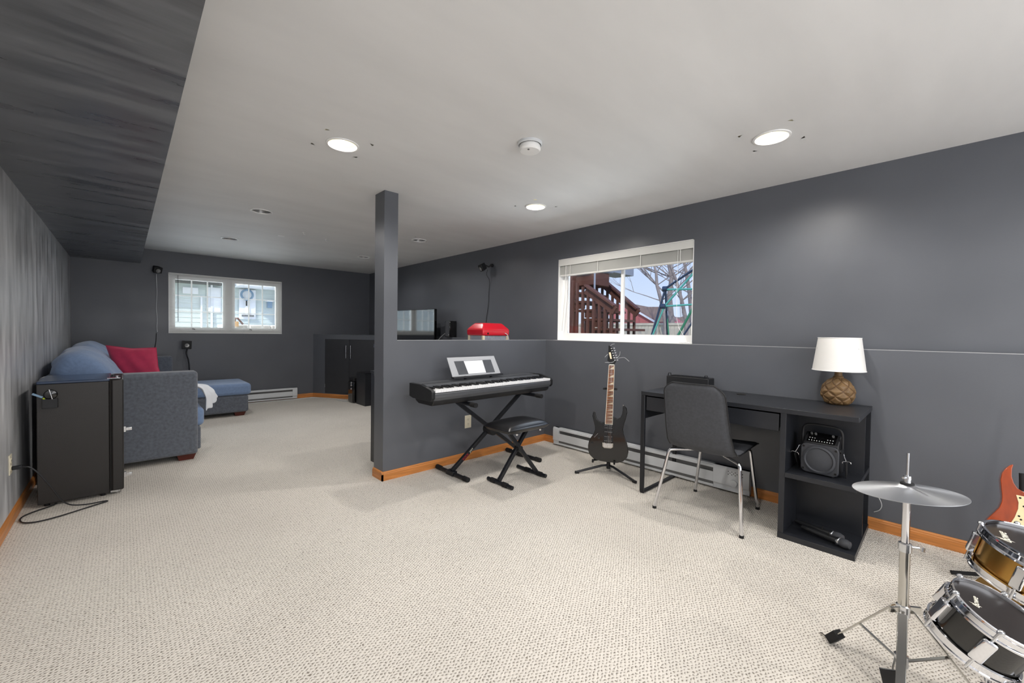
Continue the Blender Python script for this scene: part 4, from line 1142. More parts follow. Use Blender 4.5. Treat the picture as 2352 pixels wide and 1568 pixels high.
MB(KM).lathe([(.064, .002), (.045, .007), (.0001, .009)], (-.006, 0, .090), 40, (-1, 0, 0)).build('round_grille', M_grille, t)
for (u, v) in ((-.078, .026), (.078, .026), (-.078, .158), (.078, .158)): MB(KM).lathe([(.006, .0), (.0055, .002), (.0001, .002)], (-.006, u, v), 14, (-1, 0, 0)).build('screw', M_slot, t)
# slanted control panel
pn = Vector((-.054, 0, .063)).normalized()    # direction up the slant
pdir = Vector((.063, 0, .054)).normalized(); pnn = Vector((-pdir.z, 0, pdir.x)).normalized()
if pnn.z < 0: pnn = -pnn
pnn = Vector((-.65, 0, .76))
def CP(u, v, s): return Vector((.012, 0, .182)) + Vector((.063, 0, .054)) * v + Vector((0, u, 0)) + pnn * s
cp = MB(KM).prism([(-.070, .06), (.070, .06), (.070, .94), (-.070, .94)], 0, .003, CP).build('control_panel', M_gloss, t, bevel=.001)
for u in (.055, .035, -.050):
    MB(KM).lathe([(.0065, 0), (.006, .009), (.0001, .010)], CP(u, .78, .003), 16, pnn).build('knob', M_can, cp)
b = MB(KM)
for i in range(10):
    u = .058 - i * .0125; b.lathe([(.0026, 0), (.0024, .002), (.0001, .002)], CP(u, .18, .003), 8, pnn)
    if i in (0, 1, 2, 7, 8, 9): b.lathe([(.0026, 0), (.0024, .002), (.0001, .002)], CP(u, .40, .003), 8, pnn)
b.build('buttons', M_bulboff, cp, kind='stuff')
MB(KM).tube([(.05, kw2 + .004, .165), (.045, kw2 + .006, .245), (.042, kw2 - .004, .275), (.040, kw2 - .03, .288), (.040, -kw2 + .03, .288), (.042, -kw2 + .004, .275), (.045, -kw2 - .006, .245), (.05, -kw2 - .004, .165)], .0065, 10, smooth=2).build('carry_handle', M_blackp, t)
for s in (1, -1):
    MB(KM).lathe([(.013, 0), (.012, .006), (.0001, .007)], (.05, s * (kw2 - .006), .150), 16, (0, s, 0)).build('handle_pivot', M_blackp, t)
    b = MB(KM); y = s * (kw2 + .004)
    b.tube([(.03, y, .150), (.022, y + s * .012, .152), (.015, y + s * .014, .140), (.012, y + s * .020, .125), (.008, y + s * .028, .108)], .0022, 8, smooth=1)
    b.tube([(.008, y + s * .010, .094), (.006, y + s * .012, .106), (.008, y + s * .028, .109), (.004, y + s * .046, .112), (.006, y + s * .050, .100)], .0022, 8, smooth=1)
    b.build('strap_clip', M_chrome, t)
    MB(KM).bar((.01, y + s * .028, .104), (.07, y + s * .018, .01), .036, .003, up=(0, 1, 0)).build('strap', M_rubber, t)
for (x, y) in ((.015, .06), (.015, -.06), (.115, .06), (.115, -.06)): MB(KM).cyl((x, y, .0), (x, y, .012), .008, n=10).build('foot', M_rubber, t)

# microphones on the bottom board
def mic(p, q, label):
    p = Vector(p); q = Vector(q); d = (q - p).normalized()
    t = thing('microphone', label, 'microphone', (p + q) / 2, 0, 'wireless microphones in the desk shelf')
    Lm = (q - p).length
    MB().lathe([(.0001, -.001), (.012, 0), (.0145, .03), (.0155, .09), (.0175, Lm - .055), (.0001, Lm - .05)], p, 20, d).build('handle', M_blackp, t)
    MB().lathe([(.0182, Lm - .060), (.0235, Lm - .050), (.0235, Lm - .044), (.0182, Lm - .040)], p, 20, d).build('collar', M_steel, t)
    MB().lathe([(.018, Lm - .048), (.0245, Lm - .030), (.0255, Lm - .012), (.019, Lm + .006), (.0001, Lm + .012)], p, 20, d).build('mesh_head', M_grille, t)
    MB().box(-.006, .006, -.002, .002, -.014, .014, M=frame_M(p + d * (Lm * .6) + Vector((-.008, 0, .0155)), (1, 0, 0), d) @ Matrix.Rotation(0, 4, 'X')).build('switch', M_slot, t)
mic((3.055, .622, .0585), (2.985, .385, .0595), 'dark wireless microphone lying at the back of the bottom shelf')
mic((2.985, .575, .0585), (2.915, .345, .0595), 'dark wireless microphone lying in front on the bottom shelf')

# ------------------------------------------------------------------ chair
t = thing('desk_chair', 'charcoal upholstered chair with chrome legs pulled up to the desk', 'chair', (2.95, 1.09, 0))
cy = 1.085
b = MB(); nu, nv = 24, 20
# side profile of the bent shell (x,z), swept across y
shell = [(2.565, .908), (2.585, .84), (2.62, .70), (2.655, .58), (2.690, .505), (2.735, .462), (2.80, .448), (2.90, .450), (3.05, .458), (3.16, .460), (3.225, .447)]
def prof(u):
    k = u * (len(shell) - 1); i = min(int(k), len(shell) - 2); f = k - i
    f = f
    return Vector((shell[i][0] * (1 - f) + shell[i + 1][0] * f, 0, shell[i][1] * (1 - f) + shell[i + 1][1] * f))
def wid(u):
    w_ = .185 + .030 * min(1, u / .45) - .005 * max(0, (u - .6) / .4)
    # rounded corners top and front
    e = 1
    if u < .10: e = (1 - (1 - u / .10) ** 2.2 * .32)
    if u > .93: e = (1 - ((u - .93) / .07) ** 2.2 * .28)
    return w_ * e
def shf(off):
    def g(u, v):
        p = prof(u); q = prof(min(1, u + .02)); r = prof(max(0, u - .02)); d = (q - r).normalized(); nn = Vector((-d.z, 0, d.x)) * -1
        B_ = 2 * v - 1; edge = (1 - abs(B_) ** 8) * (1 - abs(2 * u - 1) ** 24)
        curve = .014 * B_ * B_
        p = p + nn * (off * max(edge, 0) ** .5) + (Vector((.0, 0, curve)) if u > .5 else Vector((curve * .9, 0, 0)))
        return (p.x, cy + B_ * wid(u), p.z)
    return g
b.grid(nu * 2, nv, shf(.013)); b.grid(nu * 2, nv, shf(-.013))
o = b.build('shell_seat_and_back', M_chairf, t, ang=80)
md = o.modifiers.new('weld', 'WELD'); md.merge_threshold = .001
pp = [Vector(shf(0)(u / 30, 0)) for u in range(31)] + [Vector(shf(0)(1, v / 10)) for v in range(1, 11)] + [Vector(shf(0)(1 - u / 30, 1)) for u in range(1, 31)] + [Vector(shf(0)(0, 1 - v / 10)) for v in range(1, 10)]
MB().tube(pp, .004, 8, closed=True).build('piping', M_blackp, t)
for (fx, fy, ix, iy, bx_, by_) in ((2.691, 1.375, 2.86, cy + .10, 2.735, cy + .215), (2.686, .816, 2.86, cy - .10, 2.735, cy - .235), (3.218, 1.312, 3.02, cy + .10, 3.165, cy + .165), (3.219, .881, 3.02, cy - .10, 3.165, cy - .165)):
    lg = MB().tube([(ix, iy, .424), (bx_ + (ix - bx_) * .2, by_ + (iy - by_) * .2, .424), (bx_, by_, .420), (bx_ + (fx - bx_) * .12, by_ + (fy - by_) * .12, .365), (fx, fy, .012)], .0108, 14, smooth=2).build('leg', M_chrome, t)
    MB().cyl((fx, fy, 0), (fx, fy, .016), .013, n=14).build('foot_cap', M_rubber, lg)
    MB().box(ix - .022, ix + .022, iy - .015, iy + .015, .424, .440).build('mount_plate', M_steel, t, bevel=.002)
MB().box(2.84, 3.06, cy - .11, cy + .11, .432, .447).build('under_frame', M_black, t, bevel=.002)

# ------------------------------------------------------------------ hi-hat stand
hx0, hy0 = 1.925, .080
t = thing('hi_hat_stand', 'chrome hi-hat stand on tripod legs with dark foot plate', 'drum hardware', (hx0, hy0, 0))
Z_ = lambda z, dx=0, dy=0: (hx0 + dx, hy0 + dy, z)
MB().cyl(Z_(.45), Z_(.692), .0105, n=20).build('upper_tube', M_chrome, t)
MB().cyl(Z_(.05), Z_(.498), .0140, n=20).build('lower_tube', M_chrome2, t)
MB().cyl(Z_(.68), Z_(.823), .0035, n=12).build('pull_rod', M_steel, t)
MB().lathe([(.017, .488), (.0175, .492), (.0175, .515), (.012, .518)], Z_(0), 20).build('memory_collar', M_steel, t)
b = MB().cyl(Z_(.505), Z_(.505, .02, -.034), .004, n=8); b.bar(Z_(.505, .012, -.042), Z_(.498, .030, -.046), .004, .014); b.build('wing_screw', M_steel, t)
MB().lathe([(.0001, .66), (.014, .662), (.016, .676), (.016, .688), (.022, .690), (.020, .695), (.0001, .696)], Z_(0), 20).build('cymbal_cup', M_rubber, t)
MB().lathe([(.0001, .748), (.010, .746), (.011, .738), (.009, .728), (.010, .722), (.0001, .720)], Z_(0), 18).build('clutch', M_steel, t)
b = MB().cyl(Z_(.74, -.02, .01), Z_(.74, .01, -.005), .004, n=8); b.build('clutch_screw', M_steel, t)
MB().lathe([(.0001, .724), (.018, .722), (.019, .714), (.0001, .712)], Z_(0), 20).build('felt_washer', M_rubber, t)
MB().lathe([(.019, .268), (.019, .302), (.014, .305)], Z_(0), 16).build('leg_collar', M_steel, t)
MB().lathe([(.019, .095), (.019, .130), (.014, .132)], Z_(0), 16).build('brace_collar', M_steel, t)
b = MB().bar(Z_(.290, -.012, .006), Z_(.295, -.05, .03), .006, .016); b.bar(Z_(.288, .01, -.01), Z_(.282, .045, -.04), .010, .022); b.build('collar_bolt', M_chrome2, t)
ftv = Vector((2.029 - hx0, .28 - hy0, 0))
for k in range(3):
    R_ = Matrix.Rotation(-k * 2 * PI / 3, 3, 'Z'); v = R_ @ ftv; v.z = 0; s = v.length; u = v.normalized()
    top = Vector(Z_(.285)) + u * .028; foot = Vector(Z_(.026)) + v
    lg = MB().bar(top, foot, .024, .005, up=(0, 0, 1)).build('tripod_leg', M_chrome2, t, bevel=.001)
    d = (foot - top).normalized()
    MB().bar(foot - d * .040, foot + d * .016, .036, .030).build('rubber_foot', M_rubber, lg, bevel=.003)
    b = MB()
    mid = top + (foot - top) * .52
    MB().bar(Vector(Z_(.112)) + u * .018, mid + Vector((0, 0, -.003)), .011, .003).build('brace', M_chrome2, t)
pb = Vector(atx(2045, 1535, 1.80))
MB().bar((1.845, .086, .012), (1.80, .105, .135), .045, .006, up=(.9, .3, .3)).build('foot_plate', M_black, t, bevel=.002)
MB().bar((1.90, .08, .02), (1.845, .086, .012), .03, .006).build('foot_plate_hinge', M_black, t)
MB().tube([Z_(.13, -.004, .012), Z_(.08, -.03, .02), Z_(.02, -.045, .02)], .003, 8, smooth=1).build('chain', M_chrome2, t, label='bright pull chain')

cm = Vector((.03, .10, 1)).normalized()
t = thing('hi_hat_cymbal', 'silver round cymbal tilted on top of the hi-hat stand', 'cymbal', (hx0, hy0, .700))
MB().lathe([(.006, .0185), (.018, .0165), (.028, .0105), (.034, .008), (.145, -.010), (.145, -.0112), (.034, .0066), (.018, .015), (.006, .017)], Z_(.700), 96, cm).build('bow', M_cymbal, t, ang=30)
wn = tag(MB().bar((2.044, .305, .010), (2.062, .325, .004), .006, .004).build('wing_nut', M_chrome2), 'loose wing nut on the carpet beyond the tripod foot', 'wing nut')

# ------------------------------------------------------------------ drums
def drum(name, label, c, n, r, Ls, shell_mat, lug_phase, nl=6, logo=True, lx_=None):
    c = Vector(c); n = Vector(n).normalized()
    xa = Vector((1, 0, 0)); xa = (xa - n * xa.dot(n)).normalized(); ya = n.cross(xa)
    t = thing(name, label, 'drum', c - n * Ls)
    MB().lathe([(r * .985, -.012), (r * .985, -Ls + .012), (r * .97, -Ls + .012), (r * .97, -.012)], c, 72, n, closed=True).build('shell', shell_mat, t, ang=30)
    hd = MB().lathe([(r * 1.0, .0), (r * .995, .0025), (.0001, .003)], c - n * .010, 72, n).build('batter_head', M_head, t, ang=30)
    MB().lathe([(r * .96, .0), (.0001, .0)], c - n * (Ls - .006), 48, n).build('bottom_head', M_head, t)
    for (o, s, nm) in ((0, 1, 'top_hoop'), (-Ls, -1, 'bottom_hoop')):
        pr = [(r * 1.0, 0.004), (r * 1.01, 0.006), (r * 1.045, .004), (r * 1.05, -.001), (r * 1.03, -.004), (r * 1.035, -.018), (r * 1.075, -.020), (r * 1.078, -.025), (r * 1.02, -.026), (r * 1.0, -.016)]
        pr = [(a, z * s) for a, z in pr]
        MB().lathe(pr, c + n * o, 90, n, closed=True).build(nm, M_chrome, t, ang=30)
    for k in range(nl):
        a = lug_phase + 2 * PI * k / nl; u = xa * math.cos(a) + ya * math.sin(a)
        p0_ = c + u * (r * 1.05) - n * .030; p1_ = c + u * (r * 1.05) - n * (Ls - .030)
        lg = MB().bar(p0_, p1_, .030, .024, up=u).build('lug', M_chrome, t, bevel=.006, seg=3)
        MB().cyl(c + u * (r * 1.062) + n * .006, c + u * (r * 1.062) - n * .034, .0036, n=8).build('tension_rod', M_steel, lg)
        MB().cyl(c + u * (r * 1.062) - n * (Ls + .006), c + u * (r * 1.062) - n * (Ls - .034), .0036, n=8).build('tension_rod', M_steel, lg)
        MB().lathe([(.008, 0), (.008, .006), (.005, .010), (.0001, .011)], c + u * (r * 1.062) + n * .002, 12, n).build('rod_head', M_steel, lg)
    return t, hd, c, n, xa, ya
def logo(hd, c, n, pos, xdir, size):
    n = Vector(n).normalized(); pos = Vector(pos); pos = pos - n * (pos - Vector(c)).dot(n) - n * .0066
    x = Vector(xdir); x = (x - n * x.dot(n)).normalized(); y = n.cross(x)
    M_ = frame_M(pos + n * .0004, x, y)
    b = MB()
    S = size
    # tall slanted first stroke, then the row of short strokes of the wordmark
    b.prism([(-1.55 * S, 1.25 * S), (-1.35 * S, .1 * S), (-1.05 * S, -.75 * S), (-.9 * S, -1.0 * S), (-.95 * S, -.4 * S), (-1.25 * S, .5 * S)], 0, .0004, lambda u, v, s: M_ @ Vector((u, v, s)))
    b.build('logo_stroke', M_wink, hd, smooth=False)
    text('bowe', 'logo_lettering', M_wink, frame_M(pos + n * .0005 + x * .12 * S, x, y), S * 1.75, hd)
n2 = (-.113, -.401, .909); c2 = Vector((1.766, -.123, .450))
t, hd, c_, n_v, xa, ya = drum('tom_drum', 'black tom drum with chrome hoops nearest the camera', c2, n2, .1015, .135, M_shell, 2.05, 6)
def on_plane(px, py, c, n):
    d = ray(px, py); n = Vector(n).normalized(); return EYE + d * ((Vector(c) - EYE).dot(n) / d.dot(n))
logo(hd, c2, n2, on_plane(2244, 1378, c2, n2), (1, .1, 0), .0125)
n1 = (-.018, -.236, .972); c1 = Vector((2.20, -.285, .510))
t, hd, c_, n_v, xa, ya = drum('snare_drum', 'chrome hooped drum with gold shell beside the brown guitar', c1, n1, .182, .135, M_brass, 2.62, 6)
logo(hd, c1, n1, on_plane(2308, 1228, c1, n1), (1, .1, 0), .022)
# stands under both drums
t = thing('drum_stand', 'chrome stand carrying the gold shelled drum', 'drum hardware', (2.2, -.26, 0))
base = Vector((2.21, -.24, 0))
MB().cyl(base + Vector((0, 0, .04)), base + Vector((0, 0, .33)), .011, n=16).build('post', M_chrome2, t)
for k in range(3):
    u = Vector((math.cos(k * 2.094 + .3), math.sin(k * 2.094 + .3), 0))
    MB().bar(base + Vector((0, 0, .20)), base + u * .20 + Vector((0, 0, .012)), .014, .004).build('leg', M_chrome2, t)
    MB().tube([base + Vector((0, 0, .32)), base + u * .17 + Vector((0, 0, .335)), base + u * .195 + Vector((0, 0, .36))], .006, 8).build('basket_arm', M_chrome2, t)
t, hd, c_, n_v, xa, ya = drum('floor_drum', 'dark drum with chrome rods standing low under the tom at the corner', (1.815, -.195, .255), (0, 0, 1), .092, .22, M_shell, 1.9, 6)
for k in range(3):
    u = Vector((math.cos(k * 2.094 + .4), math.sin(k * 2.094 + .4), 0)); p_ = Vector((1.815, -.195, 0)) + u * .088
    MB().cyl(p_, p_ + Vector((0, 0, .045)), .006, n=8).build('leg', M_chrome2, t)
t = thing('crash_cymbal', 'gold brass cymbal lying low behind the tom under the gold drum', 'cymbal', (2.36, -.20, .25))
cc = Vector((2.50, -.30, .20)); cn = Vector((-.15, -.12, 1))
MB().lathe([(.006, .021), (.030, .012), (.040, .008), (.20, -.012), (.20, -.0135), (.040, .0065), (.006, .019)], cc, 96, cn).build('bow', M_brass, t, ang=30)
MB().cyl(cc + Vector((0, 0, -.195)), cc + Vector((0, 0, .05)), .008, n=12).build('post', M_chrome2, t)
for k in range(3):
    u = Vector((math.cos(k * 2.094 + 1.0), math.sin(k * 2.094 + 1.0), 0)); MB().bar(cc + Vector((0, 0, -.10)), cc + u * .16 + Vector((0, 0, -.194)), .012, .004).build('leg', M_chrome2, t)

# ------------------------------------------------------------------ brown guitar by the wall
pc = Vector((3.03, -.17, 0)); rf = Vector((-.80, -.02, .12)).normalized()
RX = Vector((3.03, -.20, .36))
rn = Vector((-.84, -.06, .22)).normalized()
def RG(px, py, o=0.0): return on_plane(px, py, RX, rn) + rn * o
def z2(a, c): return (2100 + a / 5.6, 1050 + c / 5.6)
t = thing('electric_guitar', 'reddish brown electric guitar with cream pickguard at the right edge', 'guitar', (3.03, -.2, .12))
left = [(1270, 88), (1225, 105), (1175, 140), (1128, 200), (1108, 285), (1118, 400), (1130, 500), (1125, 570), (1095, 640), (1030, 705), (960, 770), (890, 850), (830, 960), (810, 1080), (830, 1220), (900, 1340), (1010, 1420), (1150, 1470), (1300, 1490)]
right = [(1450, 1500), (1620, 1470), (1780, 1400), (1890, 1290), (1930, 1150), (1900, 1000), (1830, 870), (1760, 760), (1730, 660), (1750, 560), (1790, 470), (1800, 400), (1760, 370), (1700, 400), (1640, 450), (1560, 470), (1480, 460), (1400, 440), (1330, 400), (1282, 330), (1255, 245), (1258, 150), (1275, 100)]
ol = left + right
MB().prism(ol, -.044, 0, lambda u, v, s: RG(*z2(u, v), s)).build('body', M_redwood, t, bevel=.006, seg=3)
pg = [(1310, 482), (1400, 500), (1480, 520), (1600, 540), (1700, 560), (1700, 700), (1660, 850), (1600, 980), (1450, 1100), (1300, 1080), (1200, 980), (1200, 900), (1290, 770), (1335, 660), (1340, 580)]
o = MB().prism(pg, .0, .0025, lambda u, v, s: RG(*z2(u, v), s)).build('pickguard', M_guard, t, smooth=False)
b = MB()
for (u, v) in ((1360, 522), (1408, 632), (1345, 755), (1370, 800)): b.lathe([(.0042, .0), (.003, .002), (.0001, .0022)], RG(*z2(u, v), .0025), 8, rn)
b.build('pickguard_screws', M_slot, o, kind='stuff')
for v in (640, 780, 900): MB().prism([(1430, v), (1600, v + 30), (1600, v + 75), (1430, v + 45)], .0025, .008, lambda u, v_, s: RG(*z2(u, v_), s)).build('pickup', M_ivory, t, bevel=.001)
MB().prism([(1480, 640), (1600, 640), (1660, -900), (1560, -900)], .0, .012, lambda u, v, s: RG(*z2(u, v), s)).build('neck', M_maple, t)
t = thing('guitar_stand', 'black metal stand foot on the carpet below the brown guitar', 'stand', (3.1, -.12, 0))
b = MB(); hub = Vector((3.20, -.30, .05))
for q in ((3.085, -.043, .012), (2.96, -.52, .012), (3.40, -.32, .012)):
    MB().bar(hub, q, .018, .014).build('leg', M_rubber, t, bevel=.003)
MB().tube([hub, hub + Vector((-.0, .02, .1)), hub + Vector((.03, .03, .5))], .009, 10).build('post', M_rubber, t)
for s in (-1, 1): MB().tube([hub + Vector((0, .0, .06)), hub + Vector((-.02, s * .10, .07)), hub + Vector((-.17, s * .10, .06)), hub + Vector((-.18, s * .10, .09))], .008, 8).build('cradle_arm', M_rubber, t)

# ------------------------------------------------------------------ outdoors, right window: stairs, yard, fence, house, tree, swing set
def zo(a, c): return (1250 + a / 5.6, 530 + c / 5.6)
def AX(a, c, x): return atx(*zo(a, c), x)
lawn = MB(); lawn.add([(XU + .25, -12, .35), (60, -12, .35), (60, 80, .35), (XU + .25, 80, .35)], [(0, 1, 2, 3)])
o = lawn.build('lawn_ground', M_grass, keep=True, kind='structure', smooth=False)
xs1, xs2 = 5.9, 6.9
t = thing('deck_stairs', 'brown stained wooden deck stairs with balusters outside the right window', 'stairs', (6.4, 5.2, .35))
dep = 1.0
for (a0, a1, c0, c1, r0, r1, rb) in ((300, 530, 905, 900, 300, 500, 1000), (385, 650, 1005, 1015, 512, 648, 1112), (500, 780, 1125, 1128, 600, 775, 1238), (640, 905, 1250, 1252, 740, 902, 1345), (790, 1040, 1370, 1375, 880, 1036, 1470), (180, 400, 790, 785, 180, 390, 880)):
    p = AX(a0, c0, xs1); q = AX(a1, c1, xs1); z = (p.z + q.z) / 2
    MB().box(xs1, xs2, min(p.y, q.y), max(p.y, q.y), z - .038, z).build('tread', M_stain, t)
    p = AX(r0, c0, xs1); q = AX(r1, rb, xs1)
    MB().box(xs1 + .02, xs1 + .06, min(p.y, q.y), max(p.y, q.y), q.z, z - .038).build('side_board', M_stain, t)
p = AX(385, 1118, xs1); q = AX(475, 1330, xs1); MB().box(xs1 + .3, xs1 + .4, min(p.y, q.y), max(p.y, q.y), .35, p.z).build('lower_panel', M_stain, t)
p = AX(500, 1245, xs1); q = AX(612, 1330, xs1); MB().box(xs1 + .3, xs1 + .4, min(p.y, q.y), max(p.y, q.y), .35, p.z).build('lower_panel', M_stain, t)
def rail(x, a, c, bal, w, zb):
    p = AX(*a, x); q = AX(*c, x)
    MB().bar(p, q, .04, w).build('hand_rail', M_stain, t)
    MB().bar(p + Vector((0, 0, w / 2 + .015)), q + Vector((0, 0, w / 2 + .015)), .13, .03).build('rail_cap', M_stain, t)
    for k in bal:
        f = (k - a[0]) / (c[0] - a[0]); top = p + (q - p) * f
        ya_ = AX(k, a[1] + (c[1] - a[1]) * f, x).y
        MB().box(x - .022, x + .022, ya_ - .018, ya_ + .018, top.z - (1.0 if zb is None else zb), top.z + .02).build('baluster', M_stain, t)
rail(xs1 - .05, (540, 760), (912, 1030), (375, 430, 500, 567, 638, 712, 785, 862), .13, .92)
rail(xs2 + .05, (712, 640), (1205, 1065), (680, 750, 815, 880, 945, 1090, 1160), .14, .95)
t = thing('deck_corner', 'underside corner of the deck with grey gutter outside the window', 'deck', (6.3, 6.0, 2.2))
p = AX(375, 735, 6.2); q = AX(700, 560, 6.2)
MB().box(6.05, 6.55, min(p.y, q.y), max(p.y, q.y) + .8, p.z, q.z + .05).build('rim_joist', M_stain, t, bevel=.02)
MB().box(5.95, 6.65, min(p.y, q.y) - .03, max(p.y, q.y) + .9, q.z + .05, q.z + .16).build('gutter', M_gutter, t, bevel=.03)
p = AX(715, 570, 7.6); q = AX(960, 480, 7.6)
MB().box(7.0, 8.2, min(p.y, q.y), max(p.y, q.y), p.z - .0, q.z + .1).build('deck_board_edge', M_gutter, t)
MB().cyl((6.05, AX(650, 600, 6.05).y, 1.9), (6.05, AX(650, 600, 6.05).y, 2.4), .017, n=12).build('downpipe', M_gutter, t)
MB().box(5.84, 5.96, AX(385, 800, 5.9).y - .0, AX(385, 800, 5.9).y + .09, .35, 2.3).build('post', M_stain, t)

# fence of separate boards
FXX = 20.0
t = thing('board_fence', 'weathered wooden board fence across the yard outside', 'fence', (FXX, 20, .3))
pf0 = AX(820, 1185, FXX); pf1 = AX(1960, 1185, FXX); ya_, yb2 = min(pf0.y, pf1.y) - .5, max(pf0.y, pf1.y) + 2.0
zt = AX(1400, 1185, FXX).z
fb0 = None; y = ya_; i = 0
while y < yb2:
    if fb0 is None: fb0 = MB().box(FXX, FXX + .02, y, y + .19, .36, zt - .06).build('fence_board', M_fence, t); y0f = y
    else:
        o = fb0.copy(); COL.objects.link(o); o.parent = t; o.location = (random.uniform(0, .012), y - y0f, random.uniform(-.015, .01))
    y += .20; i += 1
MB().box(FXX - .04, FXX, ya_, yb2, zt - .12, zt).build('top_rail', M_fence, t)
for k in range(int((yb2 - ya_) / 2.4) + 1):
    MB().box(FXX - .10, FXX, ya_ + k * 2.4, ya_ + k * 2.4 + .10, .36, zt + .03).build('fence_post', M_fence, t)

# red house beyond the fence
HX = 32.0
t = thing('neighbour_house', 'pinkish red house with brown shingle roof beyond the fence', 'house', (HX, 30, .3))
def HP(a, c, dx=0): p = AX(a, c, HX); return Vector((HX + dx, p.y, p.z))
g0 = [HP(690, 1120), HP(950, 940), HP(1180, 1030), HP(1430, 1170), HP(1430, 1300), HP(690, 1300)]
for p_ in g0[-2:]: p_.z = .34
b = MB(); k = len(g0); b.add(g0 + [p + Vector((6, 0, 0)) for p in g0], [tuple(range(k)), tuple(range(k, 2 * k))[::-1]] + [(i, (i + 1) % k, (i + 1) % k + k, i + k) for i in range(k)])
b.build('gable_wall', M_redhouse, t)
e0 = [HP(1430, 1165, -.3), HP(950, 925, -.3), HP(1120, 925, 7), HP(1540, 975, 7), HP(1680, 1165, 7)]
MB().add([HP(1080, 930, .2), HP(1310, 975, .2), HP(1550, 975, .2), HP(1680, 1160, .2), HP(1430, 1172, .2), HP(1200, 1040, .2), HP(1080, 960, .2)] + [HP(1080, 930, .6), HP(1310, 975, .6), HP(1550, 975, .6), HP(1680, 1160, .6), HP(1430, 1172, .6), HP(1200, 1040, .6), HP(1080, 960, .6)],
         [tuple(range(7)), tuple(range(7, 14))[::-1]] + [(i, (i + 1) % 7, (i + 1) % 7 + 7, i + 7) for i in range(7)]).build('roof', M_roof, t, smooth=False)
for (p, q) in ((HP(1190, 1030, -.1), HP(1440, 1175, -.1)), (HP(1540, 975, -.1), HP(1670, 1165, -.1)), (HP(680, 1120, -.1), HP(950, 935, -.1))):
    MB().bar(p, q, .2, .12).build('fascia', M_trimout, t)
MB().add([HP(1560, 1010, .3), HP(1650, 1160, .3), HP(1560, 1160, .3), HP(1560, 1010, .8), HP(1650, 1160, .8), HP(1560, 1160, .8)], [(0, 1, 2), (3, 5, 4), (0, 3, 4, 1), (1, 4, 5, 2), (2, 5, 3, 0)]).build('dormer_wall', M_redhouse, t)
for (a, c) in ((820, 1150), (970, 1150)):
    p = HP(a, c, -.08); MB().box(p.x, p.x + .05, p.y - .35, p.y + .35, p.z - .45, p.z + .45).build('window', M_trimout, t)
t = thing('far_roof', 'low distant roof between the red house and the swing set', 'house', (45, 35, .3))
fp = [AX(1620, 1100, 45), AX(1720, 1120, 45), AX(1800, 1095, 45), AX(1960, 1080, 45), AX(1960, 1260, 45), AX(1620, 1260, 45)]
b = MB(); k = len(fp); b.add(fp + [p + Vector((4, 0, 0)) for p in fp], [tuple(range(k)), tuple(range(k, 2 * k))[::-1]] + [(i, (i + 1) % k, (i + 1) % k + k, i + k) for i in range(k)]); b.build('roof', M_roof, t, smooth=False)

# bare tree
TX = 16.0
def branch(b, p, d, r, ln, lv, rng):
    pts = [p]; n = 4
    for i in range(n):
        d = (d + Vector((rng.uniform(-.10, .10), rng.uniform(-.16, .16), rng.uniform(-.06, .14)))).normalized()
        pts.append(pts[-1] + d * ln / n)
    b.tube(pts, [r * (1 - .45 * i / n) for i in range(n + 1)], 7 if lv > 2 else 5, caps=False)
    if lv <= 0: return
    for i in range(2 if lv > 1 else 3):
        k = rng.choice((2, 3, 4)); s = rng.choice((-1, 1))
        nd = (d + Vector((rng.uniform(-.3, .3), s * rng.uniform(.35, .9), rng.uniform(-.1, .45)))).normalized()
        branch(b, pts[k], nd, r * .52, ln * rng.uniform(.6, .8), lv - 1, rng)
    branch(b, pts[-1], d, r * .55, ln * .75, lv - 1, rng)
def tree(label, segs, x, seed, r0, lv):
    rng = random.Random(seed)
    t = thing('bare_tree', label, 'tree', (AX(*segs[0], x).x, AX(*segs[0], x).y, .35), 0, 'bare trees in the yard')
    pts = [AX(*s, x) for s in segs]; pts = [Vector((pts[0].x, pts[0].y, .35))] + pts
    b = MB().tube(pts, [r0 * (1 - .55 * i / (len(pts) - 1)) for i in range(len(pts))], 10); b.build('trunk', M_bark, t)
    b = MB()
    for i in range(2, len(pts)):
        for s in (-1, 1, rng.choice((-1, 1))):
            d = Vector((rng.uniform(-.3, .3), s * rng.uniform(.5, 1.0), rng.uniform(.2, .8))).normalized()
            branch(b, pts[i], d, r0 * .22, rng.uniform(1.0, 1.7) * r0 / .10, lv, rng)
    branch(b, pts[-1], (pts[-1] - pts[-2]).normalized(), r0 * .42, 2.0, lv, rng)
    b.build('branches', M_bark, t, kind='stuff')
tree('bare tree with a forked trunk just right of the window mullion', [(1560, 1180), (1505, 900), (1450, 700), (1440, 540), (1400, 380)], TX, 4, .095, 3)
tree('large bare tree behind the blue swing set pole', [(1640, 1180), (1610, 850), (1640, 600), (1600, 400), (1610, 250)], TX + 5, 9, .17, 3)
tree('bare tree leaning left behind the teal swing set bars', [(1830, 1180), (1770, 900), (1700, 650), (1640, 480), (1600, 300)], TX + 2, 21, .10, 3)
tree('bare tree at the right edge of the window', [(1900, 1180), (1870, 800), (1830, 560), (1800, 400), (1810, 250)], TX + 9, 33, .15, 3)

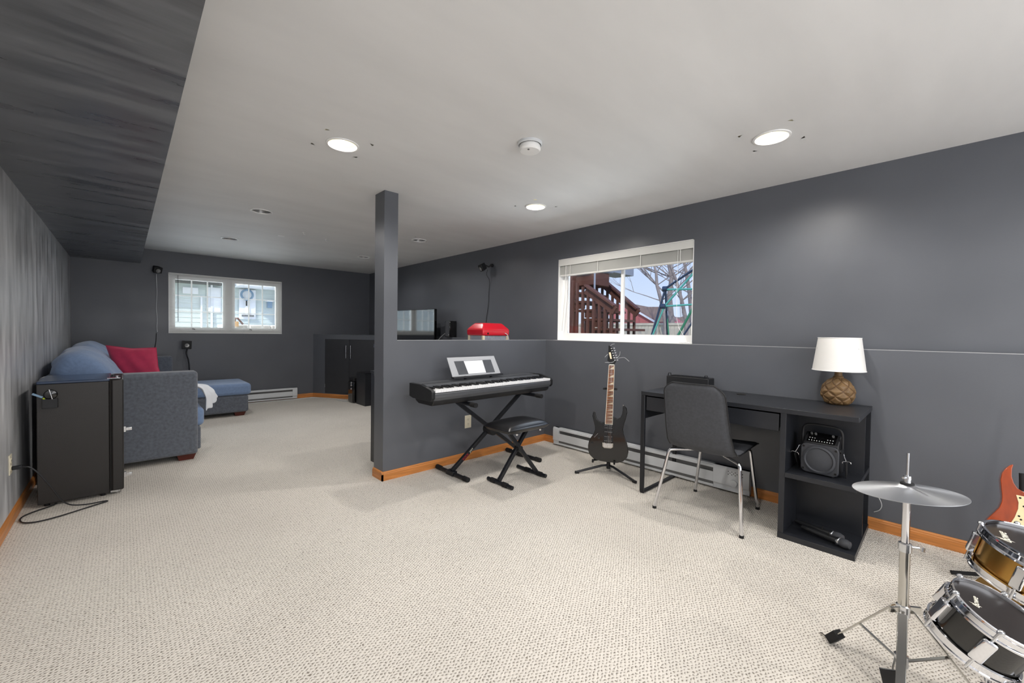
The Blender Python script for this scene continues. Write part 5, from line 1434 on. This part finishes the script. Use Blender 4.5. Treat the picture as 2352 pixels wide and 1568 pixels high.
# swing set
SWX = 9.5
t = thing('swing_set', 'swing set of teal, green and dark blue tubes outside the window', 'swing set', (SWX, 5, .35))
def SW(a, c, dx=0): return AX(a, c, SWX + dx)
def grd(p, q):   # extend q to the ground
    d = q - p; k = (.35 - p.z) / d.z; return p + d * k
def pole(p, q, mt, r, ground=False): MB().tube([p, grd(p, q) if ground else q], r, 12).build('tube', mt, t)
pole(SW(1560, 740), SW(1385, 1330), M_navy, .026, True)
pole(SW(1560, 750), SW(1585, 1330, .3), M_navy, .026, True)
pole(SW(1560, 740), SW(2080, 390), M_navy, .026)
pole(SW(1550, 960), SW(1400, 1330), M_teal, .022, True)
pole(SW(1550, 965), SW(2020, 430), M_teal, .024)
pole(SW(1560, 755), SW(2100, 745), M_teal, .024)
pole(SW(1540, 970), SW(2100, 935), M_teal, .022)
pole(SW(1570, 960, .2), SW(1600, 1330, .2), M_green, .018, True)
pole(SW(2060, 720), SW(1730, 1330), M_green, .028, True)
pole(SW(2060, 950, .3), SW(1800, 1330, .3), M_navy, .022, True)
for (a, c) in ((1555, 745), (1535, 970)): MB().lathe([(.0001, -.07), (.06, -.05), (.065, .05), (.0001, .07)], SW(a, c), 14, (0, 1, 0)).build('joint_bracket', M_navy, t)
b = MB()
for a in (1745, 1765): b.cyl(SW(a, 750), SW(a + 10, 1180), .006, n=6)
b.build('swing_chain', M_bark, t, kind='stuff')

# ------------------------------------------------------------------ outdoors, far window: neighbouring house wall
NY = 11.5
def AY(a, c, y=NY): return aty(360 + a / 7.35, 600 + c / 7.35, y)
t = thing('house_front', 'pale green sided neighbouring house close outside the far window', 'house', (2, NY, .3))
zz = .40; sd0 = None
while zz < 4.2:
    if sd0 is None:
        sd0 = MB().add([(-4, NY, zz), (9, NY, zz), (9, NY + .015, zz + .105), (-4, NY + .015, zz + .105), (-4, NY + .05, zz), (9, NY + .05, zz)], [(0, 1, 2, 3), (0, 4, 5, 1)]).build('siding_board', M_siding, t, smooth=False); z0s = zz
    else:
        o = sd0.copy(); COL.objects.link(o); o.parent = t; o.location = (0, 0, zz - z0s)
    zz += .105
p = AY(1385, 470); q = AY(1665, 980)
dr = MB().box(p.x, q.x, NY - .05, NY, q.z, p.z).build('entry_door_frame', M_trimout, t, bevel=.01)
MB().box(p.x + .12, q.x - .12, NY - .07, NY - .05, q.z + .10, p.z - .12).build('door_leaf', M_white, dr, bevel=.005)
MB().box(p.x + .05, q.x - .05, NY - .12, NY - .03, q.z + .06, q.z + .10).build('threshold', M_heat_dark, dr)
MB().cyl((q.x - .2, NY - .1, AY(1600, 715).z + .06), (q.x - .2, NY - .1, AY(1600, 715).z - .06), .015, n=8).build('door_handle', M_slot, dr)
for (a0, a1, c0, c1) in ((735, 765, 590, 1130), (905, 940, 390, 1000)):
    p = AY(a0, c0); q = AY(a1, c1); MB().box(p.x, q.x, NY - .06, NY, q.z - .4, p.z).build('trim_board', M_trimout, t)
for (a0, a1, c0, c1) in ((430, 700, 430, 560), (840, 1080, 430, 860)):
    p = AY(a0, c0); q = AY(a1, c1); MB().box(p.x, q.x, NY - .035, NY, q.z, p.z).build('window_pane', M_trimout, t, bevel=.01)
p = AY(240, 360); q = AY(1085, 400); MB().box(p.x - 1, q.x + .1, NY - .5, NY, q.z + .05, q.z + .30).build('eave', M_trimout, t)
MB().box(p.x - 1, q.x, NY - .12, NY, q.z - .02, q.z + .05).build('soffit_shadow_board', M_heat_dark, t)
p = AY(1285, 440); q = AY(1990, 440); MB().box(p.x, q.x + 1, NY - .9, NY, p.z, p.z + .3).build('porch_beam', M_trimout, t)
tag(MB().tube(ring_pts(AY(1525, 565, NY - .12), (0, 1, 0), .115, 24), .024, 8, closed=True).build('wreath', M_pen), 'round blue wreath hanging on the neighbouring front door', 'wreath')
p = AY(1890, 720); t = thing('wall_lantern', 'small lantern beside the neighbouring front door', 'lantern', (p.x, NY - .1, p.z))
MB().box(p.x - .05, p.x + .05, NY - .14, NY, p.z - .10, p.z + .05).build('body', M_pen, t, bevel=.01); MB().box(p.x - .07, p.x + .07, NY - .16, NY, p.z + .05, p.z + .08).build('cap', M_trimout, t)
p = AY(1285, 1000); q = AY(2000, 1000)
t = thing('porch_step', 'pale porch deck and stone edge below the neighbouring door', 'porch', ((p.x + q.x) / 2, 10.9, .35))
MB().box(p.x - .3, q.x + 1, 10.5, NY, .35, AY(1500, 985, 10.9).z - .12).build('porch_deck', M_trimout, t)
for k in range(9): MB().box(p.x - .3 + k * .42, p.x - .3 + k * .42 + .40, 10.35, 10.49, .36, AY(1500, 1070, 10.4).z).build('stone', M_stone, t, bevel=.02)
t = thing('outdoor_chair', 'brown patio chair on the neighbouring porch', 'chair', (AY(1340, 1040, 10.7).x, 10.7, .5))
p = AY(1300, 1060, 10.4); q = AY(1440, 1000, 10.4)
MB().tube([p, (p.x + .02, 10.3, q.z + .05), (q.x - .1, 10.3, q.z + .05), (q.x, 10.3, p.z)], .02, 8).build('frame', M_stain, t)
MB().box(p.x, q.x - .08, 10.28, 10.31, p.z - .05, q.z - .02).build('backrest', M_tan, t)
o = MB().add([(-8, YB + .3, .34), (12, YB + .3, .34), (12, 40, .34), (-8, 40, .34)], [(0, 1, 2, 3)]).build('yard_ground', M_grass, keep=True, kind='structure', smooth=False)
